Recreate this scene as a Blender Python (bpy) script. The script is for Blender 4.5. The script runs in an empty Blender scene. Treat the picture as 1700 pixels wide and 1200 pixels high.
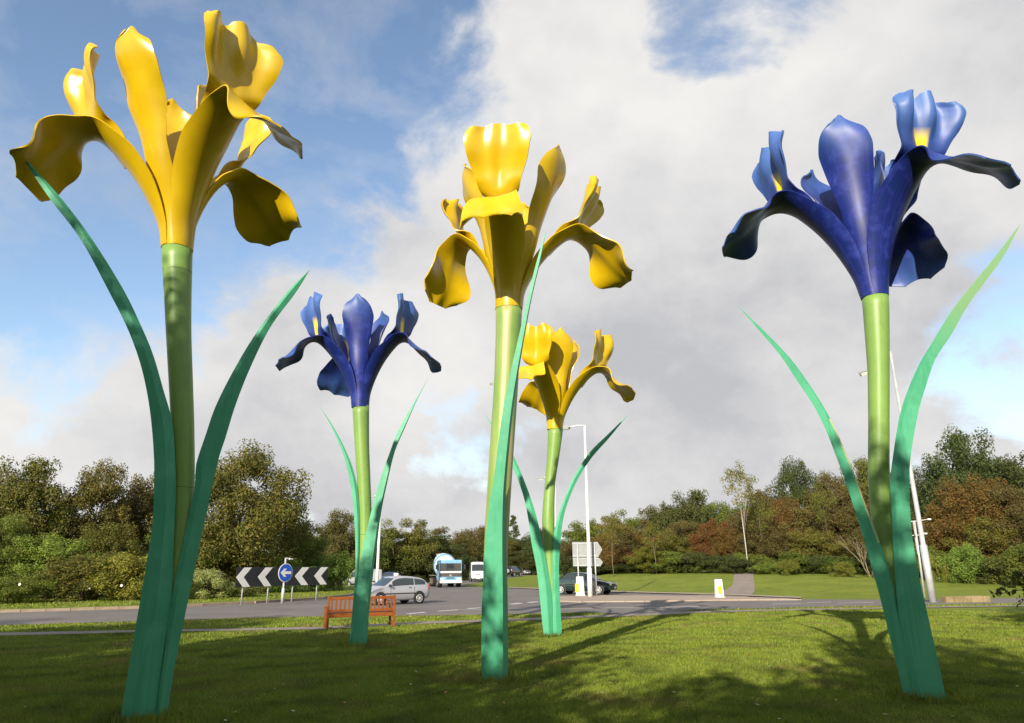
import bpy, bmesh, math, random
import numpy as np
from mathutils import Vector, Matrix

# ------------------------------------------------------------------ camera, sky, sun, exposure
scene = bpy.context.scene
col = scene.collection
CAM_H, FPX, PITCH, ROLL = 1.7, 1170.0, math.radians(16.4), math.radians(-0.58)
cam_data = bpy.data.cameras.new('camera')
cam = bpy.data.objects.new('camera', cam_data)
col.objects.link(cam)
scene.camera = cam
cam_data.sensor_width = 36.0
cam_data.lens = FPX / 1700.0 * 36.0
cam_data.clip_start, cam_data.clip_end = 0.1, 3000.0
CR = Matrix.Rotation(math.pi / 2 + PITCH, 3, 'X') @ Matrix.Rotation(ROLL, 3, 'Z')
cam.matrix_world = Matrix.Translation((0, 0, CAM_H)) @ CR.to_4x4()

SUN_EL = math.radians(23.0)
SX, SY = 0.353, 0.936                      # the way the shadows fall on the ground
sun_data = bpy.data.lights.new('sun', 'SUN')
sun_data.energy, sun_data.angle, sun_data.color = 5.0, math.radians(0.53), (1.0, 0.90, 0.74)
sun = bpy.data.objects.new('sun', sun_data)
col.objects.link(sun)
sun.rotation_euler = Vector((SX * math.cos(SUN_EL), SY * math.cos(SUN_EL), -math.sin(SUN_EL))).to_track_quat('-Z', 'Y').to_euler()
sun.location = (-20, -40, 30)

world = bpy.data.worlds.new('World')
scene.world = world
world.use_nodes = True
vs = scene.view_settings
vs.view_transform, vs.look, vs.gamma, vs.exposure, vs.use_curve_mapping = 'Standard', 'None', 1.0, 0.7, False


def ray(px, py):
    return CR @ Vector(((px - 850) / FPX, -(py - 600) / FPX, -1.0))


def build_sky():
    nt = world.node_tree
    N, L = nt.nodes, nt.links
    N.clear()
    out = N.new('ShaderNodeOutputWorld')
    sky = N.new('ShaderNodeTexSky')
    sky.sky_type, sky.sun_disc = 'NISHITA', False
    sky.sun_elevation, sky.sun_rotation = SUN_EL, math.atan2(-SX, -SY)
    sky.air_density, sky.dust_density, sky.ozone_density = 1.0, 0.6, 1.0
    bg = N.new('ShaderNodeBackground')
    bg.inputs['Strength'].default_value = 0.138
    L.new(sky.outputs[0], bg.inputs['Color'])
    tc = N.new('ShaderNodeTexCoord')

    def math_(op, a, b, clamp=False):
        m = N.new('ShaderNodeMath')
        m.operation, m.use_clamp = op, clamp
        for i, v in enumerate((a, b)):
            if isinstance(v, (int, float)):
                m.inputs[i].default_value = v
            else:
                L.new(v, m.inputs[i])
        return m.outputs[0]

    def noise(scale, detail, rough, dist=0.0, stretch=(1, 1, 1.6), off=(0, 0, 0)):
        mp = N.new('ShaderNodeMapping')
        mp.inputs['Scale'].default_value = stretch
        mp.inputs['Location'].default_value = off
        L.new(tc.outputs['Generated'], mp.inputs['Vector'])
        n = N.new('ShaderNodeTexNoise')
        n.inputs['Scale'].default_value, n.inputs['Detail'].default_value = scale, detail
        n.inputs['Roughness'].default_value, n.inputs['Distortion'].default_value = rough, dist
        L.new(mp.outputs[0], n.inputs['Vector'])
        return n.outputs['Fac']

    def blob(px, py, r0, r1, w):
        d = ray(px, py).normalized()
        dp = N.new('ShaderNodeVectorMath')
        dp.operation = 'DOT_PRODUCT'
        dp.inputs[1].default_value = d
        nn = N.new('ShaderNodeVectorMath')
        nn.operation = 'NORMALIZE'
        L.new(tc.outputs['Generated'], nn.inputs[0])
        L.new(nn.outputs[0], dp.inputs[0])
        mr = N.new('ShaderNodeMapRange')
        mr.interpolation_type = 'SMOOTHSTEP'
        mr.inputs['From Min'].default_value = math.cos(math.radians(r1))
        mr.inputs['From Max'].default_value = math.cos(math.radians(r0))
        mr.inputs['To Min'].default_value, mr.inputs['To Max'].default_value = 0.0, w
        L.new(dp.outputs['Value'], mr.inputs['Value'])
        return mr.outputs[0]
    cov = noise(3.1, 12.0, 0.60, 0.35, off=(3.1, 0.4, 1.3))
    for b in ((330, 90, 4, 27, -.27), (640, 60, 2, 13, -.15), (60, 330, 2, 15, -.12), (1235, 40, 1, 9, -.24),
              (1690, 560, 1, 9, -.22), (220, 540, 1, 10, -.09), (560, 600, 1, 8, -.05),
              (1000, 230, 6, 22, .16), (1560, 150, 3, 17, .14), (1250, 560, 6, 24, .13), (600, 440, 2, 17, .15), (150, 470, 2, 10, .08), (400, 560, 2, 12, .06), (120, 680, 3, 14, .12), (850, 900, 6, 30, .10)):
        cov = math_('ADD', cov, blob(*b))
    crisp = noise(11.0, 10.0, 0.62, 0.1, stretch=(1, 1, 1.2), off=(2.0, 8.0, 1.0))
    cov = math_('ADD', cov, math_('MULTIPLY', math_('SUBTRACT', crisp, 0.5), 0.22))
    ramp = N.new('ShaderNodeValToRGB')
    ramp.color_ramp.interpolation = 'EASE'
    ramp.color_ramp.elements[0].position, ramp.color_ramp.elements[1].position = 0.39, 0.60
    L.new(cov, ramp.inputs['Fac'])
    wisp = noise(5.0, 9.0, 0.62, 0.25, stretch=(1, 1, 1.7), off=(7.7, 1.2, 0.3))
    wr = N.new('ShaderNodeMapRange')
    for i, v in (('From Min', .45), ('From Max', .75), ('To Min', 0.0), ('To Max', 0.42)):
        wr.inputs[i].default_value = v
    L.new(wisp, wr.inputs['Value'])
    fac = math_('ADD', ramp.outputs['Color'], wr.outputs[0], True)
    # body shade of the clouds: grey bellies, white tops
    sh = noise(3.6, 6.0, 0.52, 0.2, stretch=(1, 1, 1.5), off=(1.0, 5.0, 2.0))
    fine = noise(8.0, 10.0, 0.62, 0.15, stretch=(1, 1, 1.25), off=(4.0, 2.0, 6.0))
    sh = math_('ADD', sh, math_('MULTIPLY', math_('SUBTRACT', fine, 0.5), 0.55))
    for b in ((1230, 610, 4, 22, -.13), (950, 770, 3, 18, -.06), (1010, 170, 4, 16, .12), (1650, 120, 2, 10, -.04), (700, 380, 3, 12, .06), (560, 730, 3, 14, -.04)):
        sh = math_('ADD', sh, blob(*b))
    cr = N.new('ShaderNodeValToRGB')
    e = cr.color_ramp.elements
    e[0].position, e[0].color = 0.20, (0.60, 0.605, 0.635, 1)
    e[1].position, e[1].color = 0.76, (0.985, 0.965, 0.94, 1)
    m_ = e.new(0.44)
    m_.color = (0.79, 0.785, 0.79, 1)
    L.new(sh, cr.inputs['Fac'])
    cb = N.new('ShaderNodeBackground')
    cb.inputs['Strength'].default_value = 0.565
    L.new(cr.outputs['Color'], cb.inputs['Color'])
    mix = N.new('ShaderNodeMixShader')
    L.new(fac, mix.inputs[0])
    L.new(bg.outputs[0], mix.inputs[1])
    L.new(cb.outputs[0], mix.inputs[2])
    L.new(mix.outputs[0], out.inputs['Surface'])


build_sky()

# ------------------------------------------------------------------ helpers: places
CAMP = Vector((0, 0, CAM_H))


def sstep(a, b, x):
    t = np.clip((np.asarray(x, float) - a) / (b - a), 0, 1)
    return t * t * (3 - 2 * t)


def height(X, Y):
    X, Y = np.asarray(X, float), np.asarray(Y, float)
    edge = 60 - 0.9 * X
    bank = 1.15 * sstep(2, 32, Y - np.maximum(edge, 38.5)) * sstep(2, 12, X)
    ramp = np.clip(Y - 90, 0, 300) * 0.009
    return bank * (1 - sstep(90, 130, Y)) + ramp


def gp(px, py, lift=0.0):
    d = ray(px, py)
    z = 0.0
    for _ in range(30):
        if d.z > -1e-4:
            d.z = -1e-4
        t = (z - CAM_H) / d.z
        p = CAMP + d * t
        z = 0.5 * z + 0.5 * float(height(p.x, p.y))
    return Vector((p.x, p.y, float(height(p.x, p.y)) + lift))


def at_dist(px, py, D):
    """point on the ray of a pixel at horizontal distance D"""
    d = ray(px, py)
    return CAMP + d * (D / math.hypot(d.x, d.y))


def project(P):
    q = (np.asarray(P, float) - np.array([0, 0, CAM_H])) @ np.array(CR)
    return 850 + FPX * q[:, 0] / -q[:, 2], 600 - FPX * q[:, 1] / -q[:, 2]


# ------------------------------------------------------------------ helpers: objects
def tag(o, label=None, cat=None, group=None, kind=None):
    if label: o['label'] = label
    if cat: o['category'] = cat
    if group: o['group'] = group
    if kind: o['kind'] = kind
    return o


def empty(name, loc=(0, 0, 0), rz=0.0, label=None, cat=None, group=None):
    o = bpy.data.objects.new(name, None)
    col.objects.link(o)
    o.location, o.rotation_euler = loc, (0, 0, rz)
    o.empty_display_size = 0.3
    return tag(o, label, cat, group)


def mesh_np(name, V, F, mat=None, smooth=False, uv=None):
    me = bpy.data.meshes.new(name)
    V = np.asarray(V, dtype=np.float32)
    F = np.asarray(F, dtype=np.int32)
    n, k = F.shape
    me.vertices.add(len(V))
    me.vertices.foreach_set('co', V.ravel())
    me.loops.add(n * k)
    me.loops.foreach_set('vertex_index', F.ravel())
    me.polygons.add(n)
    me.polygons.foreach_set('loop_start', np.arange(0, n * k, k, dtype=np.int32))
    me.polygons.foreach_set('loop_total', np.full(n, k, dtype=np.int32))
    me.polygons.foreach_set('use_smooth', np.full(n, bool(smooth)))
    if uv is not None:
        l = me.uv_layers.new(name='UVMap')
        l.data.foreach_set('uv', np.asarray(uv, np.float32)[F.ravel()].ravel())
    me.update(calc_edges=True)
    if mat: me.materials.append(mat)
    return me


def link(name, me, parent=None, mat=None):
    o = bpy.data.objects.new(name, me)
    col.objects.link(o)
    if parent: o.parent = parent
    if mat and not me.materials: me.materials.append(mat)
    return o


class MB:
    """collects shapes into one mesh"""

    def __init__(s): s.bm = bmesh.new()

    def box(s, c, size, rot=None, bev=0.0, taper=None):
        r = bmesh.ops.create_cube(s.bm, size=1.0)
        vs_ = r['verts']
        for v in vs_:
            k = 1.0
            if taper and v.co.z > 0: k = taper
            v.co = Vector((v.co.x * size[0] * k, v.co.y * size[1] * k, v.co.z * size[2]))
        if bev:
            ed = list({e for v in vs_ for e in v.link_edges})
            rb = bmesh.ops.bevel(s.bm, geom=ed, offset=bev, segments=2, affect='EDGES', profile=0.6)
            vs_ = list({v for f in rb['faces'] for v in f.verts} | {v for v in vs_ if v.is_valid})
        M = Matrix.Translation(c) @ (rot.to_4x4() if rot else Matrix())
        for v in vs_: v.co = M @ v.co
        return s

    def tube(s, pts, radii, n=10, cap=True):
        pts = [Vector(p) for p in pts]
        rings = []
        up = Vector((0.13, 0.21, 0.97))
        for i, p in enumerate(pts):
            t = (pts[min(i + 1, len(pts) - 1)] - pts[max(i - 1, 0)]).normalized()
            if abs(t.dot(up)) > 0.999: a = Vector((1, 0, 0))
            else: a = up.cross(t).normalized()
            if abs(t.z) > 0.9: a = (Vector((0, 1, 0)).cross(t)).normalized()
            b = t.cross(a)
            r = radii[i] if hasattr(radii, '__len__') else radii
            rings.append([s.bm.verts.new(p + a * r * math.cos(2 * math.pi * j / n) + b * r * math.sin(2 * math.pi * j / n)) for j in range(n)])
        for q, w in zip(rings, rings[1:]):
            for j in range(n):
                f = s.bm.faces.new((q[j], q[(j + 1) % n], w[(j + 1) % n], w[j]))
                f.smooth = True
        if cap:
            s.bm.faces.new(list(reversed(rings[0])))
            s.bm.faces.new(rings[-1])
        return s

    def prism(s, poly, depth, M):
        """poly in local xz, thickness along local y"""
        a = [s.bm.verts.new(M @ Vector((x, -depth / 2, z))) for x, z in poly]
        b = [s.bm.verts.new(M @ Vector((x, depth / 2, z))) for x, z in poly]
        s.bm.faces.new(a)
        s.bm.faces.new(list(reversed(b)))
        for i in range(len(poly)):
            j = (i + 1) % len(poly)
            s.bm.faces.new((a[j], a[i], b[i], b[j]))
        return s

    def lathe(s, prof, n, M, cap=True):
        """profile (radius, height) about local z"""
        rings = [[s.bm.verts.new(M @ Vector((r * math.cos(2 * math.pi * j / n), r * math.sin(2 * math.pi * j / n), z))) for j in range(n)] for r, z in prof]
        for q, w in zip(rings, rings[1:]):
            for j in range(n):
                f = s.bm.faces.new((q[j], q[(j + 1) % n], w[(j + 1) % n], w[j]))
                f.smooth = True
        if cap:
            s.bm.faces.new(list(reversed(rings[0])))
            s.bm.faces.new(rings[-1])
        return s

    def mesh(s, name, mat=None):
        bmesh.ops.recalc_face_normals(s.bm, faces=s.bm.faces)
        me = bpy.data.meshes.new(name)
        s.bm.to_mesh(me)
        s.bm.free()
        if mat: me.materials.append(mat)
        return me

    def build(s, name, mat, parent=None):
        return link(name, s.mesh(name, mat), parent)


# ------------------------------------------------------------------ materials
def principled(name):
    m = bpy.data.materials.new(name)
    m.use_nodes = True
    return m, m.node_tree.nodes, m.node_tree.links, m.node_tree.nodes['Principled BSDF']


def mat_plain(name, c, rough=0.5, metal=0.0, spec=0.5, var=0.12, scale=3.0, bump=0.0, coat=0.0):
    """plain colour with slight uneven wear"""
    m, N, L, P = principled(name)
    tc = N.new('ShaderNodeTexCoord')
    n = N.new('ShaderNodeTexNoise')
    n.inputs['Scale'].default_value, n.inputs['Detail'].default_value = scale, 6
    L.new(tc.outputs['Object'], n.inputs['Vector'])
    r = N.new('ShaderNodeValToRGB')
    r.color_ramp.elements[0].position, r.color_ramp.elements[1].position = 0.3, 0.7
    r.color_ramp.elements[0].color = [x * (1 - var) for x in c] + [1]
    r.color_ramp.elements[1].color = [min(1, x * (1 + var)) for x in c] + [1]
    L.new(n.outputs['Fac'], r.inputs['Fac'])
    L.new(r.outputs['Color'], P.inputs['Base Color'])
    P.inputs['Roughness'].default_value, P.inputs['Metallic'].default_value = rough, metal
    P.inputs['Specular IOR Level'].default_value = spec
    P.inputs['Coat Weight'].default_value = coat
    if bump:
        b = N.new('ShaderNodeBump')
        b.inputs['Strength'].default_value, b.inputs['Distance'].default_value = bump, 0.01
        n2 = N.new('ShaderNodeTexNoise')
        n2.inputs['Scale'].default_value, n2.inputs['Detail'].default_value = scale * 12, 4
        L.new(tc.outputs['Object'], n2.inputs['Vector'])
        L.new(n2.outputs['Fac'], b.inputs['Height'])
        L.new(b.outputs[0], P.inputs['Normal'])
    return m


def mat_layers(name, layers, rough=0.8, spec=0.3, bump=(0.3, 60, 0.01), coord='Object'):
    """layers: first is a base colour, then (colour, noise scale, low, high[, stretch])"""
    m, N, L, P = principled(name)
    tc = N.new('ShaderNodeTexCoord')
    cur = None
    for i, ly in enumerate(layers):
        rgb = N.new('ShaderNodeRGB')
        rgb.outputs[0].default_value = list(ly if i == 0 else ly[0]) + [1]
        if i == 0:
            cur = rgb.outputs[0]
            continue
        mp = N.new('ShaderNodeMapping')
        mp.inputs['Scale'].default_value = ly[4] if len(ly) > 4 else (1, 1, 1)
        mp.inputs['Location'].default_value = (i * 3.7, i * 1.9, 0)
        L.new(tc.outputs[coord], mp.inputs['Vector'])
        n = N.new('ShaderNodeTexNoise')
        n.inputs['Scale'].default_value, n.inputs['Detail'].default_value = ly[1], 8
        n.inputs['Roughness'].default_value = 0.6
        L.new(mp.outputs[0], n.inputs['Vector'])
        mr = N.new('ShaderNodeMapRange')
        mr.inputs['From Min'].default_value, mr.inputs['From Max'].default_value = ly[2], ly[3]
        L.new(n.outputs['Fac'], mr.inputs['Value'])
        mx = N.new('ShaderNodeMix')
        mx.data_type = 'RGBA'
        L.new(mr.outputs[0], mx.inputs[0])
        L.new(cur, mx.inputs[6])
        L.new(rgb.outputs[0], mx.inputs[7])
        cur = mx.outputs[2]
    L.new(cur, P.inputs['Base Color'])
    P.inputs['Roughness'].default_value, P.inputs['Specular IOR Level'].default_value = rough, spec
    if bump:
        b = N.new('ShaderNodeBump')
        b.inputs['Strength'].default_value, b.inputs['Distance'].default_value = bump[0], bump[2]
        n2 = N.new('ShaderNodeTexNoise')
        n2.inputs['Scale'].default_value, n2.inputs['Detail'].default_value = bump[1], 6
        L.new(tc.outputs[coord], n2.inputs['Vector'])
        L.new(n2.outputs['Fac'], b.inputs['Height'])
        L.new(b.outputs[0], P.inputs['Normal'])
    return m


def mat_leaf(name, cols, trans=0.25, rough=0.55, objvar=0.12):
    """foliage: each leaf takes its own tint, each plant its own cast"""
    m, N, L, P = principled(name)
    g = N.new('ShaderNodeNewGeometry')
    r = N.new('ShaderNodeValToRGB')
    e = r.color_ramp.elements
    while len(e) < len(cols): e.new(0.5)
    for i, c in enumerate(cols):
        e[i].position = i / (len(cols) - 1)
        e[i].color = list(c) + [1]
    L.new(g.outputs['Random Per Island'], r.inputs['Fac'])
    oi = N.new('ShaderNodeObjectInfo')
    hs = N.new('ShaderNodeHueSaturation')
    mr = N.new('ShaderNodeMapRange')
    mr.inputs['To Min'].default_value, mr.inputs['To Max'].default_value = 0.5 - objvar * .15, 0.5 + objvar * .15
    L.new(oi.outputs['Random'], mr.inputs['Value'])
    L.new(mr.outputs[0], hs.inputs['Hue'])
    mv = N.new('ShaderNodeMapRange')
    mv.inputs['To Min'].default_value, mv.inputs['To Max'].default_value = 1 - objvar * 1.6, 1 + objvar * 1.6
    wn = N.new('ShaderNodeTexWhiteNoise')
    wn.noise_dimensions = '1D'
    L.new(oi.outputs['Random'], wn.inputs['W'])
    L.new(wn.outputs['Value'], mv.inputs['Value'])
    L.new(mv.outputs[0], hs.inputs['Value'])
    L.new(r.outputs['Color'], hs.inputs['Color'])
    L.new(hs.outputs[0], P.inputs['Base Color'])
    P.inputs['Roughness'].default_value = rough
    P.inputs['Specular IOR Level'].default_value = 0.3
    t = N.new('ShaderNodeBsdfTranslucent')
    L.new(hs.outputs[0], t.inputs['Color'])
    mix = N.new('ShaderNodeMixShader')
    mix.inputs[0].default_value = trans
    L.new(P.outputs[0], mix.inputs[1])
    L.new(t.outputs[0], mix.inputs[2])
    L.new(mix.outputs[0], N['Material Output'].inputs['Surface'])
    return m


M = {}
M['lawn'] = mat_layers('lawn_soil_and_grass', [(0.140, 0.180, 0.022), ((0.190, 0.220, 0.028), 0.35, .42, .62), ((0.085, 0.115, 0.017), 1.7, .55, .72), ((0.215, 0.195, 0.052), 0.9, .60, .80), ((0.075, 0.105, 0.018), 14, .52, .75)],
                       rough=0.9, spec=0.15, bump=(0.7, 45, 0.03))
M['tarmac'] = mat_layers('tarmac', [(0.140, 0.126, 0.118), ((0.175, 0.156, 0.144), 0.25, .40, .65), ((0.105, 0.095, 0.090), 0.8, .55, .75, (1, .3, 1)), ((0.19, 0.175, 0.165), 40, .55, .8)], rough=0.85, spec=0.25, bump=(0.4, 120, 0.006))
M['path'] = mat_layers('worn_tarmac_path', [(0.21, 0.175, 0.155), ((0.27, 0.225, 0.195), 1.2, .4, .65), ((0.12, 0.10, 0.085), 6, .6, .8)], rough=0.9, spec=0.2, bump=(0.4, 90, 0.006))
M['paving'] = mat_layers('pavement', [(0.30, 0.24, 0.19), ((0.36, 0.29, 0.23), 1.0, .4, .65), ((0.19, 0.15, 0.11), 5, .58, .8)], rough=0.9, spec=0.2, bump=(0.4, 70, 0.006))
M['kerb'] = mat_layers('kerb_concrete', [(0.27, 0.215, 0.16), ((0.20, 0.15, 0.10), 3, .45, .7), ((0.16, 0.14, 0.07), 9, .6, .8)], rough=0.9, spec=0.2)
M['paint'] = mat_layers('road_paint', [(0.72, 0.71, 0.68), ((0.40, 0.39, 0.37), 7, .58, .8)], rough=0.7, spec=0.3, bump=None)
M['grass'] = mat_leaf('grass_blades', [(0.130, 0.195, 0.018), (0.185, 0.255, 0.024), (0.235, 0.285, 0.028), (0.160, 0.220, 0.020), (0.28, 0.25, 0.07)], trans=0.35, objvar=0.0)
def tint_by_place(m, scale, col2, lo, hi):
    """worn and dry patches that run through the turf"""
    N, L = m.node_tree.nodes, m.node_tree.links
    g = N.new('ShaderNodeNewGeometry')
    n = N.new('ShaderNodeTexNoise')
    n.inputs['Scale'].default_value, n.inputs['Detail'].default_value = scale, 5
    L.new(g.outputs['Position'], n.inputs['Vector'])
    mr = N.new('ShaderNodeMapRange')
    mr.inputs['From Min'].default_value, mr.inputs['From Max'].default_value = lo, hi
    L.new(n.outputs['Fac'], mr.inputs['Value'])
    P = N['Principled BSDF']
    old = P.inputs['Base Color'].links[0].from_socket
    mx = N.new('ShaderNodeMix')
    mx.data_type = 'RGBA'
    L.new(mr.outputs[0], mx.inputs[0])
    L.new(old, mx.inputs[6])
    mx.inputs[7].default_value = list(col2) + [1]
    for nd in N:
        for inp in nd.inputs:
            if inp.is_linked and inp.links[0].from_socket == old and nd != mx:
                L.new(mx.outputs[2], inp)


tint_by_place(M['grass'], 1.1, (0.085, 0.120, 0.016), .46, .68)
tint_by_place(M['grass'], 0.55, (0.25, 0.22, 0.06), .54, .74)
M['bark'] = mat_layers('bark', [(0.085, 0.062, 0.043), ((0.14, 0.11, 0.08), 3, .45, .7, (1, 1, .2)), ((0.04, 0.03, 0.022), 9, .55, .75, (1, 1, .2))], rough=0.9, spec=0.1, bump=(0.8, 14, 0.03))
M['birch_bark'] = mat_layers('birch_bark', [(0.42, 0.39, 0.35), ((0.10, 0.085, 0.07), 4, .58, .66, (1, 1, 4))], rough=0.8, spec=0.2)
M['pale_bark'] = mat_layers('pale_bark', [(0.15, 0.12, 0.075), ((0.22, 0.18, 0.11), 4, .45, .7)], rough=0.9, spec=0.1)
F_ = {
    'olive': [(0.045, 0.060, 0.012), (0.080, 0.092, 0.016), (0.125, 0.122, 0.022), (0.095, 0.080, 0.017), (0.18, 0.140, 0.026)],
    'dark': [(0.024, 0.036, 0.011), (0.040, 0.056, 0.015), (0.060, 0.072, 0.018), (0.072, 0.072, 0.019)],
    'brown': [(0.050, 0.052, 0.015), (0.080, 0.072, 0.020), (0.105, 0.080, 0.022), (0.075, 0.055, 0.018), (0.12, 0.095, 0.025)],
    'rust': [(0.070, 0.065, 0.016), (0.11, 0.070, 0.016), (0.16, 0.070, 0.016), (0.10, 0.080, 0.018), (0.08, 0.080, 0.018)],
    'red': [(0.095, 0.040, 0.014), (0.15, 0.048, 0.016), (0.085, 0.065, 0.016), (0.11, 0.075, 0.018)],
    'fresh': [(0.070, 0.115, 0.018), (0.11, 0.165, 0.026), (0.15, 0.205, 0.036), (0.09, 0.13, 0.02)],
    'mid': [(0.050, 0.080, 0.013), (0.080, 0.110, 0.018), (0.115, 0.130, 0.022), (0.075, 0.090, 0.015)],
    'gold': [(0.080, 0.100, 0.015), (0.13, 0.14, 0.020), (0.17, 0.165, 0.025), (0.10, 0.12, 0.017)],
    'pale': [(0.16, 0.19, 0.06), (0.26, 0.27, 0.11), (0.11, 0.14, 0.03), (0.20, 0.20, 0.06)],
}
for k_, c_ in F_.items(): M['leaf_' + k_] = mat_leaf('foliage_' + k_, [[v * 1.55 for v in c] for c in c_], trans=0.38)
M['white'] = mat_plain('white_paint', (0.62, 0.61, 0.59), rough=0.4, var=0.05)
M['galv'] = mat_plain('galvanised_steel', (0.46, 0.47, 0.48), rough=0.5, metal=0.35, var=0.12)
M['sign_grey'] = mat_plain('sign_back_grey', (0.25, 0.265, 0.265), rough=0.55, var=0.06)
M['black'] = mat_plain('black_sign_face', (0.014, 0.015, 0.017), rough=0.4)
M['sign_white'] = mat_plain('white_sign_face', (0.74, 0.73, 0.70), rough=0.45, var=0.04)
M['sign_blue'] = mat_plain('blue_sign_face', (0.012, 0.085, 0.52), rough=0.4, var=0.05)
M['wood'] = mat_layers('stained_wood', [(0.19, 0.050, 0.008), ((0.26, 0.075, 0.011), 5, .4, .65, (1, 8, 8)), ((0.12, 0.022, 0.006), 7, .58, .78, (1, 9, 9))], rough=0.5, spec=0.4, bump=(0.2, 40, 0.004))
M['dark_wood'] = mat_plain('dark_stained_wood', (0.05, 0.025, 0.012), rough=0.7)
M['stone'] = mat_layers('sandstone', [(0.25, 0.19, 0.10), ((0.17, 0.13, 0.06), 2, .45, .65), ((0.16, 0.14, 0.06), 6, .58, .75)], rough=0.9, spec=0.2, bump=(0.8, 14, 0.03))
M['tyre'] = mat_plain('tyre_rubber', (0.018, 0.018, 0.019), rough=0.8, spec=0.2)
M['trim'] = mat_plain('black_plastic_trim', (0.02, 0.02, 0.022), rough=0.6)
M['rim'] = mat_plain('alloy_rim', (0.62, 0.62, 0.63), rough=0.3, metal=0.5)
M['glass'] = mat_plain('dark_window_glass', (0.022, 0.030, 0.034), rough=0.04, spec=0.9, var=0.02)
M['lamp_glass'] = mat_plain('lamp_glass', (0.70, 0.70, 0.68), rough=0.12, spec=0.8, var=0.03)
M['amber'] = mat_plain('amber_lens', (0.75, 0.28, 0.02), rough=0.2)
M['red_lens'] = mat_plain('red_lens', (0.45, 0.012, 0.01), rough=0.2)
M['plate_white'] = mat_plain('number_plate_white', (0.72, 0.72, 0.70), rough=0.4)
M['plate_yellow'] = mat_plain('number_plate_yellow', (0.75, 0.50, 0.03), rough=0.4)
M['yellow_face'] = mat_plain('yellow_reflector', (0.85, 0.55, 0.01), rough=0.4)
M['silver_paint'] = mat_plain('silver_car_paint', (0.40, 0.40, 0.44), rough=0.28, metal=0.35, coat=0.6, var=0.03)
M['green_paint'] = mat_plain('dark_green_car_paint', (0.010, 0.028, 0.028), rough=0.18, coat=0.8, var=0.05)
M['dark_paint'] = mat_plain('charcoal_car_paint', (0.025, 0.027, 0.03), rough=0.2, coat=0.8, var=0.05)
M['blue_paint'] = mat_plain('blue_car_paint', (0.03, 0.06, 0.16), rough=0.2, coat=0.8, var=0.05)
M['van_paint'] = mat_plain('white_van_paint', (0.78, 0.78, 0.77), rough=0.3, coat=0.5, var=0.03)
M['truck_blue'] = mat_plain('light_blue_truck_paint', (0.17, 0.36, 0.54), rough=0.35, coat=0.3, var=0.06)
M['drum'] = mat_plain('dusty_white_drum', (0.62, 0.66, 0.68), rough=0.5, var=0.1)
M['grime'] = mat_plain('dusty_steel', (0.26, 0.22, 0.18), rough=0.8, var=0.2)
M['fallen'] = mat_leaf('fallen_leaves', [(0.30, 0.10, 0.02), (0.42, 0.16, 0.03), (0.34, 0.22, 0.06), (0.55, 0.50, 0.36)], trans=0.1)


def mat_petal_yellow():
    m, N, L, P = principled('yellow_gloss_petal')
    tc = N.new('ShaderNodeTexCoord')
    n = N.new('ShaderNodeTexNoise')
    n.inputs['Scale'].default_value, n.inputs['Detail'].default_value = 2.2, 5
    L.new(tc.outputs['Object'], n.inputs['Vector'])
    r = N.new('ShaderNodeValToRGB')
    e = r.color_ramp.elements
    e[0].position, e[0].color = 0.30, (0.47, 0.300, 0.003, 1)
    e[1].position, e[1].color = 0.70, (0.56, 0.380, 0.005, 1)
    L.new(n.outputs['Fac'], r.inputs['Fac'])
    # brown weather streaks low in the flower
    uv = N.new('ShaderNodeSeparateXYZ')
    L.new(tc.outputs['UV'], uv.inputs[0])
    mp = N.new('ShaderNodeMapping')
    mp.inputs['Scale'].default_value = (14, 2.5, 1)
    L.new(tc.outputs['UV'], mp.inputs['Vector'])
    n2 = N.new('ShaderNodeTexNoise')
    n2.inputs['Scale'].default_value, n2.inputs['Detail'].default_value = 1.0, 5
    L.new(mp.outputs[0], n2.inputs['Vector'])
    a = N.new('ShaderNodeMapRange')
    for i, v in (('From Min', .60), ('From Max', .72), ('To Min', 0.), ('To Max', .75)): a.inputs[i].default_value = v
    L.new(n2.outputs['Fac'], a.inputs['Value'])
    b = N.new('ShaderNodeMapRange')
    for i, v in (('From Min', .45), ('From Max', .05), ('To Min', 0.), ('To Max', 1.)): b.inputs[i].default_value = v
    L.new(uv.outputs['Y'], b.inputs['Value'])
    mu = N.new('ShaderNodeMath')
    mu.operation = 'MULTIPLY'
    L.new(a.outputs[0], mu.inputs[0])
    L.new(b.outputs[0], mu.inputs[1])
    mx = N.new('ShaderNodeMix')
    mx.data_type = 'RGBA'
    L.new(mu.outputs[0], mx.inputs[0])
    L.new(r.outputs['Color'], mx.inputs[6])
    mx.inputs[7].default_value = (0.28, 0.12, 0.01, 1)
    L.new(mx.outputs[2], P.inputs['Base Color'])
    P.inputs['Roughness'].default_value = 0.30
    P.inputs['Specular IOR Level'].default_value = 0.55
    return m


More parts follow.
